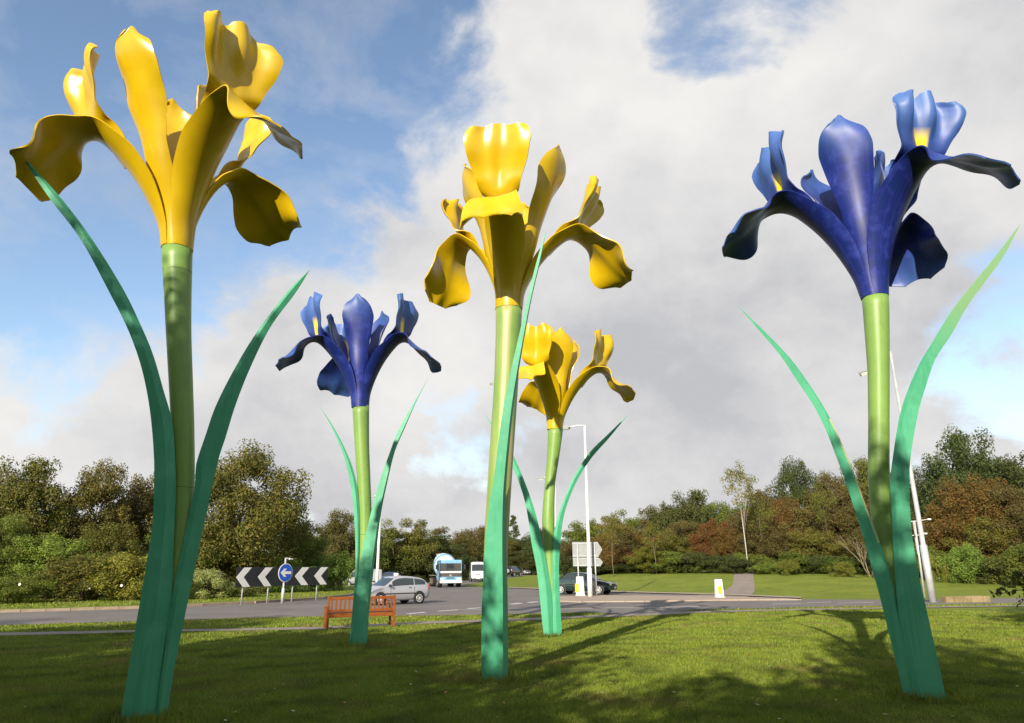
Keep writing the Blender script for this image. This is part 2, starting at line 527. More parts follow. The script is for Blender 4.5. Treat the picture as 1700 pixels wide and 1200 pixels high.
def mat_petal_blue(name, flame):
    m, N, L, P = principled(name)
    tc = N.new('ShaderNodeTexCoord')
    n = N.new('ShaderNodeTexNoise')
    n.inputs['Scale'].default_value, n.inputs['Detail'].default_value = 4.2, 10
    n.inputs['Roughness'].default_value = 0.68
    L.new(tc.outputs['Object'], n.inputs['Vector'])
    r = N.new('ShaderNodeValToRGB')
    e = r.color_ramp.elements
    e[0].position, e[0].color = 0.34, (0.003, 0.020, 0.11, 1)
    e[1].position, e[1].color = 0.66, (0.022, 0.042, 0.25, 1)
    k = e.new(0.5)
    k.color = (0.007, 0.016, 0.155, 1)
    L.new(n.outputs['Fac'], r.inputs['Fac'])
    uv = N.new('ShaderNodeSeparateXYZ')
    L.new(tc.outputs['UV'], uv.inputs[0])
    # paler brushed blue towards the top of the petal
    t = N.new('ShaderNodeMapRange')
    for i, v in (('From Min', .35 if flame else .72), ('From Max', 1.0), ('To Min', 0.), ('To Max', .75 if flame else .5)): t.inputs[i].default_value = v
    L.new(uv.outputs['Y'], t.inputs['Value'])
    mx = N.new('ShaderNodeMix')
    mx.data_type = 'RGBA'
    L.new(t.outputs[0], mx.inputs[0])
    L.new(r.outputs['Color'], mx.inputs[6])
    mx.inputs[7].default_value = (0.070, 0.17, 0.42, 1)
    last = mx.outputs[2]
    # streaks along the petal
    mp = N.new('ShaderNodeMapping')
    mp.inputs['Scale'].default_value = (12, 1.6, 1)
    L.new(tc.outputs['UV'], mp.inputs['Vector'])
    n2 = N.new('ShaderNodeTexNoise')
    n2.inputs['Scale'].default_value, n2.inputs['Detail'].default_value = 1.0, 4
    L.new(mp.outputs[0], n2.inputs['Vector'])
    a = N.new('ShaderNodeMapRange')
    for i, v in (('From Min', .52), ('From Max', .75), ('To Min', 0.), ('To Max', .45)): a.inputs[i].default_value = v
    L.new(n2.outputs['Fac'], a.inputs['Value'])
    mx2 = N.new('ShaderNodeMix')
    mx2.data_type = 'RGBA'
    L.new(a.outputs[0], mx2.inputs[0])
    L.new(last, mx2.inputs[6])
    mx2.inputs[7].default_value = (0.050, 0.058, 0.28, 1)
    last = mx2.outputs[2]
    if flame:
        ab = N.new('ShaderNodeMath')
        ab.operation = 'SUBTRACT'
        L.new(uv.outputs['X'], ab.inputs[0])
        ab.inputs[1].default_value = 0.5
        aa = N.new('ShaderNodeMath')
        aa.operation = 'ABSOLUTE'
        L.new(ab.outputs[0], aa.inputs[0])
        fx = N.new('ShaderNodeMapRange')
        for i, v in (('From Min', .13), ('From Max', .08), ('To Min', 0.), ('To Max', 1.)): fx.inputs[i].default_value = v
        L.new(aa.outputs[0], fx.inputs['Value'])
        fy = N.new('ShaderNodeMapRange')
        for i, v in (('From Min', .70), ('From Max', .58), ('To Min', 0.), ('To Max', 1.)): fy.inputs[i].default_value = v
        L.new(uv.outputs['Y'], fy.inputs['Value'])
        mu = N.new('ShaderNodeMath')
        mu.operation = 'MULTIPLY'
        L.new(fx.outputs[0], mu.inputs[0])
        L.new(fy.outputs[0], mu.inputs[1])
        mx3 = N.new('ShaderNodeMix')
        mx3.data_type = 'RGBA'
        L.new(mu.outputs[0], mx3.inputs[0])
        L.new(last, mx3.inputs[6])
        mx3.inputs[7].default_value = (0.78, 0.56, 0.015, 1)
        last = mx3.outputs[2]
    L.new(last, P.inputs['Base Color'])
    P.inputs['Roughness'].default_value = 0.46
    P.inputs['Specular IOR Level'].default_value = 0.40
    return m


def mat_stem(name, worn):
    m = mat_layers(name, [(0.185, 0.310, 0.068), ((0.150, 0.265, 0.060), 1.1, .42, .62), ((0.11, 0.21, 0.050), 5, .58, .78, (2, 2, .2)),
                          ((0.42, 0.36, 0.16), 1.6, .50 - worn, .70 - worn, (3, 3, .16)), ((0.27, 0.11, 0.03), 2.2, .70 - worn * .7, .80 - worn * .7, (3, 3, .3))],
                   rough=0.42, spec=0.45, bump=None)
    return m


M['petal_yellow'] = mat_petal_yellow()
M['petal_blue'] = mat_petal_blue('blue_gloss_petal', False)
M['crest_blue'] = mat_petal_blue('blue_crest_with_yellow_flame', True)
M['stem'] = mat_stem('stem_green', -0.12)
M['stem_worn'] = mat_stem('stem_green_flaking', 0.035)
M['blade'] = mat_layers('teal_painted_steel', [(0.064, 0.335, 0.185), ((0.048, 0.285, 0.150), 0.9, .40, .62), ((0.085, 0.37, 0.215), 2.2, .52, .72), ((0.035, 0.235, 0.125), 5, .52, .80, (3, 3, .12)), ((0.10, 0.36, 0.22), 9, .60, .80, (3, 3, .2)), ((0.03, 0.12, 0.06), 22, .66, .80)], rough=0.5, spec=0.35, bump=(0.12, 5, 0.02))
M['blade_faded'] = mat_layers('faded_leaf_edge', [(0.42, 0.45, 0.20), ((0.30, 0.46, 0.22), 4, .4, .65)], rough=0.55, spec=0.3, bump=None)
M['blade_pale'] = M['blade'].copy()
M['blade_pale'].name = 'teal_steel_bleached_towards_tip'


def bleach(m):
    N, L = m.node_tree.nodes, m.node_tree.links
    P = N['Principled BSDF']
    old = P.inputs['Base Color'].links[0].from_socket
    tc = N.new('ShaderNodeTexCoord')
    sp = N.new('ShaderNodeSeparateXYZ')
    L.new(tc.outputs['UV'], sp.inputs[0])
    mr = N.new('ShaderNodeMapRange')
    mr.interpolation_type = 'SMOOTHSTEP'
    for k, v in (('From Min', .34), ('From Max', .16), ('To Min', 0.0), ('To Max', .85)): mr.inputs[k].default_value = v
    L.new(sp.outputs['Y'], mr.inputs['Value'])
    mx = N.new('ShaderNodeMix')
    mx.data_type = 'RGBA'
    L.new(mr.outputs[0], mx.inputs[0])
    L.new(old, mx.inputs[6])
    mx.inputs[7].default_value = (0.175, 0.30, 0.135, 1)
    L.new(mx.outputs[2], P.inputs['Base Color'])


bleach(M['blade_pale'])
M['collar'] = mat_plain('dark_joint', (0.05, 0.08, 0.02), rough=0.8)

# ------------------------------------------------------------------ ground, roads, paths
rng = np.random.default_rng(7)


def build_lawn():
    xs = np.concatenate([np.linspace(-700, -90, 14), np.linspace(-80, 80, 129), np.linspace(90, 700, 14)])
    ys = np.concatenate([np.linspace(-160, -30, 8), np.linspace(-26, 130, 118), np.linspace(138, 300, 20), np.linspace(330, 1500, 10)])
    X, Y = np.meshgrid(xs, ys)
    Z = height(X, Y)
    Z = Z - 0.012 + 0.012 * (np.sin(X * .9 + Y * .37) + np.sin(Y * 1.13 - X * .41)) * sstep(23, 20, Y) * 0.5
    V = np.stack([X, Y, Z], -1).reshape(-1, 3)
    nx, ny = len(xs), len(ys)
    i = np.arange(nx * ny).reshape(ny, nx)
    Fq = np.stack([i[:-1, :-1], i[:-1, 1:], i[1:, 1:], i[1:, :-1]], -1).reshape(-1, 4)
    o = link('lawn', mesh_np('lawn', V, Fq, M['lawn'], True))
    tag(o, 'mown green lawn around the roundabout and the giant flowers', 'lawn', kind='structure')


def strip(name, A, B, lift, mat, parent=None, sub=6, kind='structure', label=None, cat=None):
    """sheet between two pixel polylines, laid on the terrain"""
    def res(P):
        P = [gp(*p) for p in P]
        out = []
        for a, b in zip(P, P[1:]):
            for j in range(sub):
                out.append(a.lerp(b, j / sub))
        out.append(P[-1])
        return np.array([[p.x, p.y, float(height(p.x, p.y)) + lift] for p in out])
    a, b = res(A), res(B)
    n = len(a)
    V = np.concatenate([a, b])
    Fq = [(i, i + 1, n + i + 1, n + i) for i in range(n - 1)]
    o = link(name, mesh_np(name, V, Fq, mat), parent)
    if not parent: tag(o, label, cat, kind=kind)
    return o


def poly_sheet(name, pts, lift, mat, thick=0.0, parent=None, label=None, cat=None, kind='structure'):
    bm = bmesh.new()
    vs_ = [bm.verts.new((p.x, p.y, lift)) for p in pts]
    f = bm.faces.new(vs_)
    if f.normal.z < 0: f.normal_flip()
    bm.normal_update()
    if f.normal.z < 0: f.normal_flip()
    if thick:
        r = bmesh.ops.extrude_face_region(bm, geom=[f])
        for g in r['geom']:
            if isinstance(g, bmesh.types.BMVert): g.co.z = lift
        for v in vs_:
            if v.is_valid: v.co.z = lift - thick
        bmesh.ops.recalc_face_normals(bm, faces=bm.faces)
    bmesh.ops.triangulate(bm, faces=[g for g in bm.faces if len(g.verts) > 4])
    me = bpy.data.meshes.new(name)
    bm.to_mesh(me)
    bm.free()
    me.materials.append(mat)
    o = link(name, me, parent)
    if not parent: tag(o, label, cat, kind=kind)
    return o


NEAR_EDGE = [(-300, 1049), (0, 1038), (240, 1031), (450, 1025), (560, 1022.8), (700, 1022), (800, 1020.5), (900, 1018.5), (975, 1016.5), (1004, 1018.5), (1060, 1020.5), (1110, 1018), (1150, 1012.5), (1300, 1009), (1460, 1005.5), (1600, 1003), (1800, 1000), (2200, 994)]
FAR_EDGE = [(2200, 982), (1800, 991), (1600, 994), (1460, 995.5), (1330, 994.5), (1200, 988.5), (1100, 986), (1000, 983), (900, 979), (845, 976.5), (775, 974), (690, 968.5), (560, 971), (430, 975), (200, 980), (-300, 992)]
PATH_LO = [(-300, 1065), (0, 1055.5), (240, 1049.5), (530, 1045), (700, 1036), (800, 1032.5), (900, 1029), (1000, 1024.5), (1060, 1022.5), (1100, 1021), (1150, 1017.8), (1300, 1013.8), (1460, 1010.6), (1600, 1008), (1800, 1005), (2200, 999.5)]
PATH_UP = [(-300, 1059), (0, 1050.5), (240, 1046), (530, 1041), (700, 1032), (800, 1028.8), (900, 1025.3), (1000, 1020.8), (1060, 1019), (1100, 1017.3), (1150, 1014.6), (1300, 1011.4), (1460, 1008.6), (1600, 1006), (1800, 1003.2), (2200, 998)]
ISLAND_NEAR = [(-300, 1029), (-100, 1021), (0, 1017), (120, 1013.6), (240, 1010), (330, 1006), (430, 1001), (530, 994.5), (575, 989.5), (598, 984.5), (608, 979)]


def build_roads():
    pts = [gp(*p) for p in NEAR_EDGE + FAR_EDGE]
    road = poly_sheet('road', pts, 0.004, M['tarmac'], label='grey tarmac roundabout carriageway beyond the lawn', cat='road')
    strip('road', [(766, 974.3), (770, 971), (800, 966), (845, 959), (880, 954.5), (905, 951.6)], [(688, 968.8), (722, 966.6), (770, 963.2), (810, 959.2), (858, 953.6), (890, 950.6)], 0.010, M['tarmac'],
          label='tarmac side road leading away between the far trees', cat='road')
    strip('path', PATH_LO, PATH_UP, 0.008, M['path'], label='narrow worn footpath along the edge of the lawn', cat='path')
    strip('path', [(1120, 988.8), (1165, 987.2), (1200, 981), (1216, 972), (1221, 964), (1223, 956.5)], [(1236, 993), (1248, 988), (1253, 980), (1253, 972), (1251, 964), (1247, 956.5)], 0.012, M['path'], label='tarmac footpath climbing the bank to the wood', cat='path')
    strip('pavement', [(845, 976.2), (900, 978.7), (1000, 982.7), (1100, 985.7), (1200, 988.2), (1330, 994.0)], [(845, 974.9), (900, 977.2), (1000, 981), (1100, 984), (1200, 986.2), (1330, 992)], 0.045, M['paving'], label='sandy pavement edging the far lawn', cat='pavement')
    # central island
    back = [(604, 974), (560, 973.2), (430, 976.5), (200, 981.5), (-300, 994)]
    ip = [gp(*p) for p in ISLAND_NEAR + back]
    poly_sheet('island_lawn', ip, 0.11, M['lawn'], 0.14, label='raised grass centre of the roundabout', cat='lawn')
    sp = [gp(*p) for p in [(905, 997.5), (960, 999.8), (1060, 999.2), (1180, 997.2), (1330, 996.2), (1300, 994), (1200, 991.2), (1080, 989.5), (1000, 989.2), (930, 991)]]
    poly_sheet('splitter_island', sp, 0.05, M['paving'], 0.08, label='raised sandy traffic island holding the sign and lamp post', cat='traffic island')
    # kerb stones
    def kerb(pts_px, label, outward, w=0.17, h=0.15, step=1.0, drop=0.0, mat='kerb'):
        root = empty('kerb', (0, 0, 0), 0, label, 'kerb')
        root['kind'] = 'structure'
        del root['category']
        P = [gp(*p) for p in pts_px]
        me = MB().box((0, 0, 0), (0.985 * step, w, h), bev=0.015).mesh('kerb_stone', M[mat])
        seg, d, i = [], 0.0, 0
        L_ = [(b - a).length for a, b in zip(P, P[1:])]
        T = sum(L_)
        cnt = 0
        s = step / 2
        while s < T and cnt < 110:
            q, j = s, 0
            while q > L_[j]: q -= L_[j]; j += 1
            c = P[j].lerp(P[j + 1], q / L_[j])
            dr = (P[j + 1] - P[j]).normalized()
            o = link('kerb_stone', me, root)
            o.location = (c.x + dr.y * outward, c.y - dr.x * outward, 0.055 - drop + random.uniform(-.006, .006))
            o.rotation_euler = (0, 0, math.atan2(dr.y, dr.x) + random.uniform(-.012, .012))
            s += step
            cnt += 1
    random.seed(3)
    kerb(ISLAND_NEAR[1:], 'row of kerb stones round the roundabout centre', 0.08)
    kerb([(905, 997.5), (960, 999.8), (1060, 999.2), (1180, 997.2), (1330, 996.2)], 'row of kerb stones along the traffic island', 0.08, drop=.068, mat='paving')
    # painted lines
    for a, b, w in (((676, 1019.2), (706, 1016.6), .20), ((728, 1014.8), (762, 1012.4), .20), ((776, 1010.8), (798, 1009.0), .20), ((764, 1012.2), (896, 1011.0), .10),
                    ((848, 1003.2), (866, 1001.4), .28), ((876, 1000.4), (893, 998.9), .28), ((1004, 1009.4), (1100, 1008.4), .14), ((1104, 1008.3), (1160, 1007.0), .14),
                    ((1282, 1003.0), (1330, 1002.2), .14), ((1340, 1000.2), (1380, 999.8), .14), ((1390, 1001.4), (1450, 1000.4), .14), ((600, 1013.5), (560, 1015.5), .14), ((905, 1010.9), (985, 1010.3), .10)):
        A, B = gp(*a), gp(*b)
        d = (B - A).normalized()
        n = Vector((-d.y, d.x, 0)) * w / 2
        me = mesh_np('lane_marking', [A + n, A - n, B - n, B + n], [(0, 1, 2, 3)], M['paint'])
        o = link('lane_marking', me, road)
        o.location.z = 0.009
    return road


build_lawn()
build_roads()

# ------------------------------------------------------------------ the giant irises
IRIS = {
    'A': {'tilt': [-0.127, -0.077], 'f': [[177.556, 1.091, 1.034, 0.296], [308.187, 1.163, 1.243, 0.114], [33.909, 1.067, 1.052, 0.045]], 'c': [[0.048, 1.211], [0.227, 1.246], [0.425, 1.268]], 's': [[222.496, 0.782, 3.02], [92.414, 0.586, 2.746], [345.0, 0.5, 2.7]]},
    'B': {'tilt': [-0.053, 0.016], 'f': [[196.266, 1.101, 1.104, 0.153], [336.637, 1.129, 1.168, 0.136], [111.705, 1.065, 1.038, 0.231]], 'c': [[0.137, 1.244], [0.14, 1.248], [0.145, 1.116]], 's': [[263.218, 0.539, 2.982], [28.647, 0.692, 2.856], [158.754, 0.841, 2.671]]},
    'C': {'tilt': [0.044, -0.036], 'f': [[256.702, 1.10, 1.1, 0.24], [150.0, 1.13, 1.05, 0.70], [9.201, 1.267, 1.061, 0.245]], 'c': [[0.343, 1.343], [0.19, 0.941], [0.411, 1.188]], 's': [[328.565, 0.977, 3.168], [195.585, 0.991, 2.882], [72.969, 0.719, 2.582]]},
    'D': {'tilt': [0.049, 0.004], 'f': [[238.813, 1.033, 1.073, 0.045], [349.197, 1.175, 1.065, 0.162], [109.258, 1.038, 1.066, 0.014]], 'c': [[0.265, 1.216], [0.183, 1.234], [0.06, 1.255]], 's': [[282.632, 0.514, 2.921], [34.075, 0.633, 2.797], [165.0, 0.5, 2.75]]},
    'E': {'tilt': [-0.029, 0.022], 'f': [[200.905, 1.11, 1.144, 0.08], [321.889, 1.185, 1.154, 0.10], [47.661, 0.877, 0.93, 0.912]], 'c': [[0.088, 1.274], [0.247, 1.102], [-0.138, 1.112]], 's': [[269.091, 0.596, 3.048], [142.647, 0.716, 2.745], [20.0, 0.5, 2.65]]},
}
# stem: pixel (left edge, right edge, y); leaves: pixel edges from tip to root
PLANT = {
    'A': dict(base=(240, 1185), top=(294, 412), colour='yellow', label='tall yellow iris sculpture beside the chevron sign, its leaves mostly in shade',
              stem=[(268, 320, 412), (273, 318, 500), (276, 318, 560), (281, 321, 650), (284, 323, 720), (285, 323, 808), (278, 316, 920), (262, 298, 1050), (246, 276, 1185)],
              leaves=[dict(L=[(28, 248), (79, 324), (133, 395), (183, 487), (212, 545), (233, 603), (246, 662), (253, 720), (256, 783), (253, 867), (242, 942), (224, 1046), (201, 1183)],
                           R=[(28, 248), (98, 324), (152, 395), (204, 478), (233, 537), (254, 587), (271, 645), (286, 699), (291, 762), (292, 808), (289, 887), (284, 1000), (268, 1105), (260, 1190)], off=-.26, rf=.55),
                      dict(L=[(515, 447), (479, 482), (425, 553), (387, 616), (358, 674), (342, 720), (326, 769), (324, 804), (313, 858), (295, 942), (286, 987), (274, 1075), (259, 1183)],
                           R=[(515, 447), (490, 487), (450, 541), (417, 607), (392, 670), (375, 725), (363, 762), (351, 817), (340, 867), (322, 950), (305, 1033), (288, 1117), (278, 1183)], off=-.22, rf=.30)]),
    'B': dict(base=(596, 1070), top=(598, 676), colour='blue', label='blue iris sculpture rising in front of the wooden bench',
              stem=[(585, 613, 676), (589, 613, 740), (593, 615, 796), (595, 617, 850), (595, 617, 900), (591, 612, 980), (586, 606, 1069)],
              leaves=[dict(L=[(529, 672), (550, 708), (569, 752), (581, 800), (587, 850), (590, 912), (588, 975), (583, 1033), (580, 1070)],
                           R=[(529, 672), (554, 709), (577, 754), (590, 792), (595, 825), (597, 867), (595, 933), (592, 988), (588, 1033), (585, 1070)], off=-.20, rf=.6),
                      dict(L=[(712, 625), (683, 675), (660, 717), (646, 754), (631, 796), (617, 846), (606, 892), (598, 933), (592, 975), (587, 1021), (584, 1070)],
                           R=[(712, 625), (690, 669), (673, 708), (656, 748), (644, 796), (633, 850), (625, 912), (619, 958), (613, 1017), (609, 1070)], off=-.28, rf=.82)]),
    'C': dict(base=(821, 1124), top=(845, 512), colour='yellow', label='yellow iris sculpture with a flaking stem and one upright leaf in front',
              stem=[(823, 867, 512), (823, 864, 560), (820, 860, 640), (816, 856, 700), (812, 852, 760), (807, 847, 840), (803, 843, 920), (801, 841, 1020), (801, 841, 1120)],
              leaves=[dict(L=[(908, 375), (890, 437), (877, 490), (863, 550), (847, 620), (835, 680), (825, 753), (819, 800), (812, 840), (805, 908), (801, 980), (799, 1044), (799, 1126)],
                           R=[(908, 375), (897, 433), (883, 493), (873, 547), (860, 623), (852, 680), (845, 750), (841, 800), (840, 840), (841, 908), (843, 980), (844, 1044), (844, 1124)], off=-.34, rf=.80, side=.55, tip=-1.25)]),
    'D': dict(base=(917, 1054), top=(921, 712), colour='yellow', label='small looking yellow iris sculpture standing nearest the white lamp post',
              stem=[(910, 935, 712), (908, 928, 760), (905, 922, 800), (900, 921, 860), (902, 922, 920), (905, 926, 990), (907, 928, 1054)],
              leaves=[dict(L=[(803, 683), (812, 700), (843, 757), (866, 814), (876, 856), (882, 900), (890, 940), (895, 980), (900, 1032), (903, 1055)],
                           R=[(803, 683), (815, 702), (850, 752), (872, 802), (888, 848), (898, 888), (908, 936), (915, 980), (917, 1020), (918, 1055)], off=-.28, rf=.6),
                      dict(L=[(1043, 688), (1010, 720), (978, 752), (950, 796), (932, 840), (922, 872), (918, 900), (917, 940), (917, 988), (918, 1055)],
                           R=[(1043, 688), (1011, 727), (982, 760), (958, 798), (942, 836), (934, 868), (930, 908), (928, 948), (930, 1000), (933, 1054)], off=-.24, rf=.4)]),
    'E': dict(base=(1530, 1152), top=(1452, 492), colour='blue', label='large blue iris sculpture standing clear of the others, pale faded leaf edges',
              stem=[(1430, 1476, 492), (1434, 1477, 540), (1440, 1477, 620), (1441, 1477, 700), (1441, 1478, 797), (1448, 1487, 880), (1468, 1505, 990), (1490, 1526, 1080), (1508, 1544, 1150)],
              leaves=[dict(L=[(1223, 506), (1252, 539), (1294, 588), (1322, 630), (1350, 672), (1371, 714), (1389, 760), (1400, 790), (1423, 859), (1442, 924), (1463, 1000), (1480, 1070), (1496, 1135), (1499, 1150)],
                           R=[(1223, 506), (1262, 543), (1308, 590), (1341, 634), (1368, 676), (1388, 714), (1408, 760), (1420, 790), (1440, 845), (1459, 895), (1477, 950), (1492, 1010), (1507, 1085), (1517, 1152)], off=-.30, rf=.84, faded=True),
                      dict(L=[(1695, 370), (1651, 427), (1613, 473), (1578, 518), (1550, 564), (1525, 606), (1504, 655), (1492, 697), (1482, 760), (1478, 797), (1480, 855), (1483, 912), (1487, 970), (1492, 1027), (1503, 1092), (1516, 1154)],
                           R=[(1695, 370), (1665, 427), (1634, 469), (1606, 508), (1578, 557), (1553, 595), (1536, 644), (1524, 686), (1512, 756), (1510, 797), (1511, 843), (1515, 893), (1525, 951), (1535, 997), (1546, 1046), (1559, 1104), (1570, 1156)], off=-.34, rf=.25, faded_tip=True)]),
}
TWIST = {'A': (20, 2, 20), 'B': (9, 9, 15), 'C': (0, 17, 11), 'D': (0, 10, 20), 'E': (11, 6, 12)}
FALL = np.array([(0.16, 0), (0.24, 0.35), (0.45, 0.85), (0.72, 1.25), (1.0, 1.5), (1.25, 1.5), (1.5, 1.34), (1.78, 1.14), (2.08, 1.0)])


def catmull(P, n):
    P = np.asarray(P, float)
    P = np.vstack([2 * P[0] - P[1], P, 2 * P[-1] - P[-2]])
    seg = len(P) - 3
    out = []
    for u in np.linspace(0, seg - 1e-9, n):
        i = int(u)
        t = u - i
        a, b, c, d = P[i:i + 4]
        out.append(.5 * ((2 * b) + (-a + c) * t + (2 * a - 5 * b + 4 * c - d) * t * t + (-a + 3 * b - 3 * c + d) * t ** 3))
    return np.array(out)


def smooth_interp(x, xp, fp):
    """interpolation without kinks"""
    g = np.linspace(0, 1, 200)
    y = np.interp(g, xp, fp)
    k = np.hanning(17)
    k /= k.sum()
    y2 = np.convolve(np.pad(y, 8, mode='edge'), k, 'valid')
    return np.interp(x, g, y2)


def petal(name, parent, fr, tilt, phi, pts, wid, curl, mat, ruffle=None, tipf=None, N=56, Mx=30, thick=0.022, twist=0.0, yaw=0.0):
    base, u, v = fr
    c = catmull(pts, N)
    d = np.gradient(c, axis=0)
    L_ = np.concatenate([[0], np.cumsum(np.linalg.norm(np.diff(c, axis=0), axis=1))])
    s = L_ / L_[-1]
    d /= np.linalg.norm(d, axis=1)[:, None]
    nrm = np.stack([d[:, 1], -d[:, 0]], 1)
    w = smooth_interp(s, [a for a, _ in wid], [b for _, b in wid])
    Rc = 1.0 / smooth_interp(s, [a for a, _ in curl], [1 / b for _, b in curl])
    X = np.linspace(-1, 1, Mx)
    S, XX = np.meshgrid(s, X, indexing='ij')
    half = (w / 2)[:, None] * XX
    th = half / Rc[:, None]
    tan = Rc[:, None] * np.sin(th)
    nn = -Rc[:, None] * (1 - np.cos(th))
    if ruffle is not None: nn = nn + ruffle(S, XX)
    if twist:
        tw = math.radians(twist) * sstep(.5, .82, S)
        tan, nn = tan * np.cos(tw) + nn * np.sin(tw), nn * np.cos(tw) - tan * np.sin(tw)
    al = tipf(S, XX) if tipf is not None else np.zeros_like(nn)
    r = c[:, 0][:, None] + nrm[:, 0][:, None] * nn + d[:, 0][:, None] * al
    z = c[:, 1][:, None] + nrm[:, 1][:, None] * nn + d[:, 1][:, None] * al
    a = math.radians(phi)
    er = math.cos(a) * u + math.sin(a) * v
    et = -math.sin(a) * u + math.cos(a) * v
    if yaw:
        yw = math.radians(yaw)
        c0 = c[:, 0][:, None]
        off = r - c0
        er2, et2 = er * math.cos(yw) + et * math.sin(yw), et * math.cos(yw) - er * math.sin(yw)
        P = base + c0[..., None] * er + off[..., None] * er2 + tan[..., None] * et2
    else:
        P = base + r[..., None] * er + tan[..., None] * et
    P = P + z[..., None] * (np.array([0, 0, 1.]) + tilt[0] * u + tilt[1] * v)
    idx = np.arange(N * Mx).reshape(N, Mx)
    Fq = np.stack([idx[:-1, :-1], idx[:-1, 1:], idx[1:, 1:], idx[1:, :-1]], -1).reshape(-1, 4)
    uv = np.stack([XX * .5 + .5, S], -1).reshape(-1, 2)
    me = mesh_np(name, P.reshape(-1, 3) - np.array(parent.location), Fq, mat, True, uv)
    o = link(name, me, parent)
    so = o.modifiers.new('thickness', 'SOLIDIFY')
    so.thickness, so.offset = thick, 0.0
    es = o.modifiers.new('crisp_rim', 'EDGE_SPLIT')
    es.split_angle = math.radians(48)
    return o


def fall_points(sr, sz, dl):
    p = FALL * np.array([sr, sz])
    a = p[4]
    c, s = math.cos(dl), math.sin(dl)
    q = p.copy()
    for i in range(5, 9):
        w = p[i] - a
        q[i] = a + np.array([c * w[0] + s * w[1], -s * w[0] + c * w[1]])
    return q


def resample(P, n):
    P = catmull(np.array(P, float), 120)
    L_ = np.concatenate([[0], np.cumsum(np.linalg.norm(np.diff(P, axis=0), axis=1))])
    t = np.linspace(0, L_[-1], n)
    return np.stack([np.interp(t, L_, P[:, 0]), np.interp(t, L_, P[:, 1])], 1)


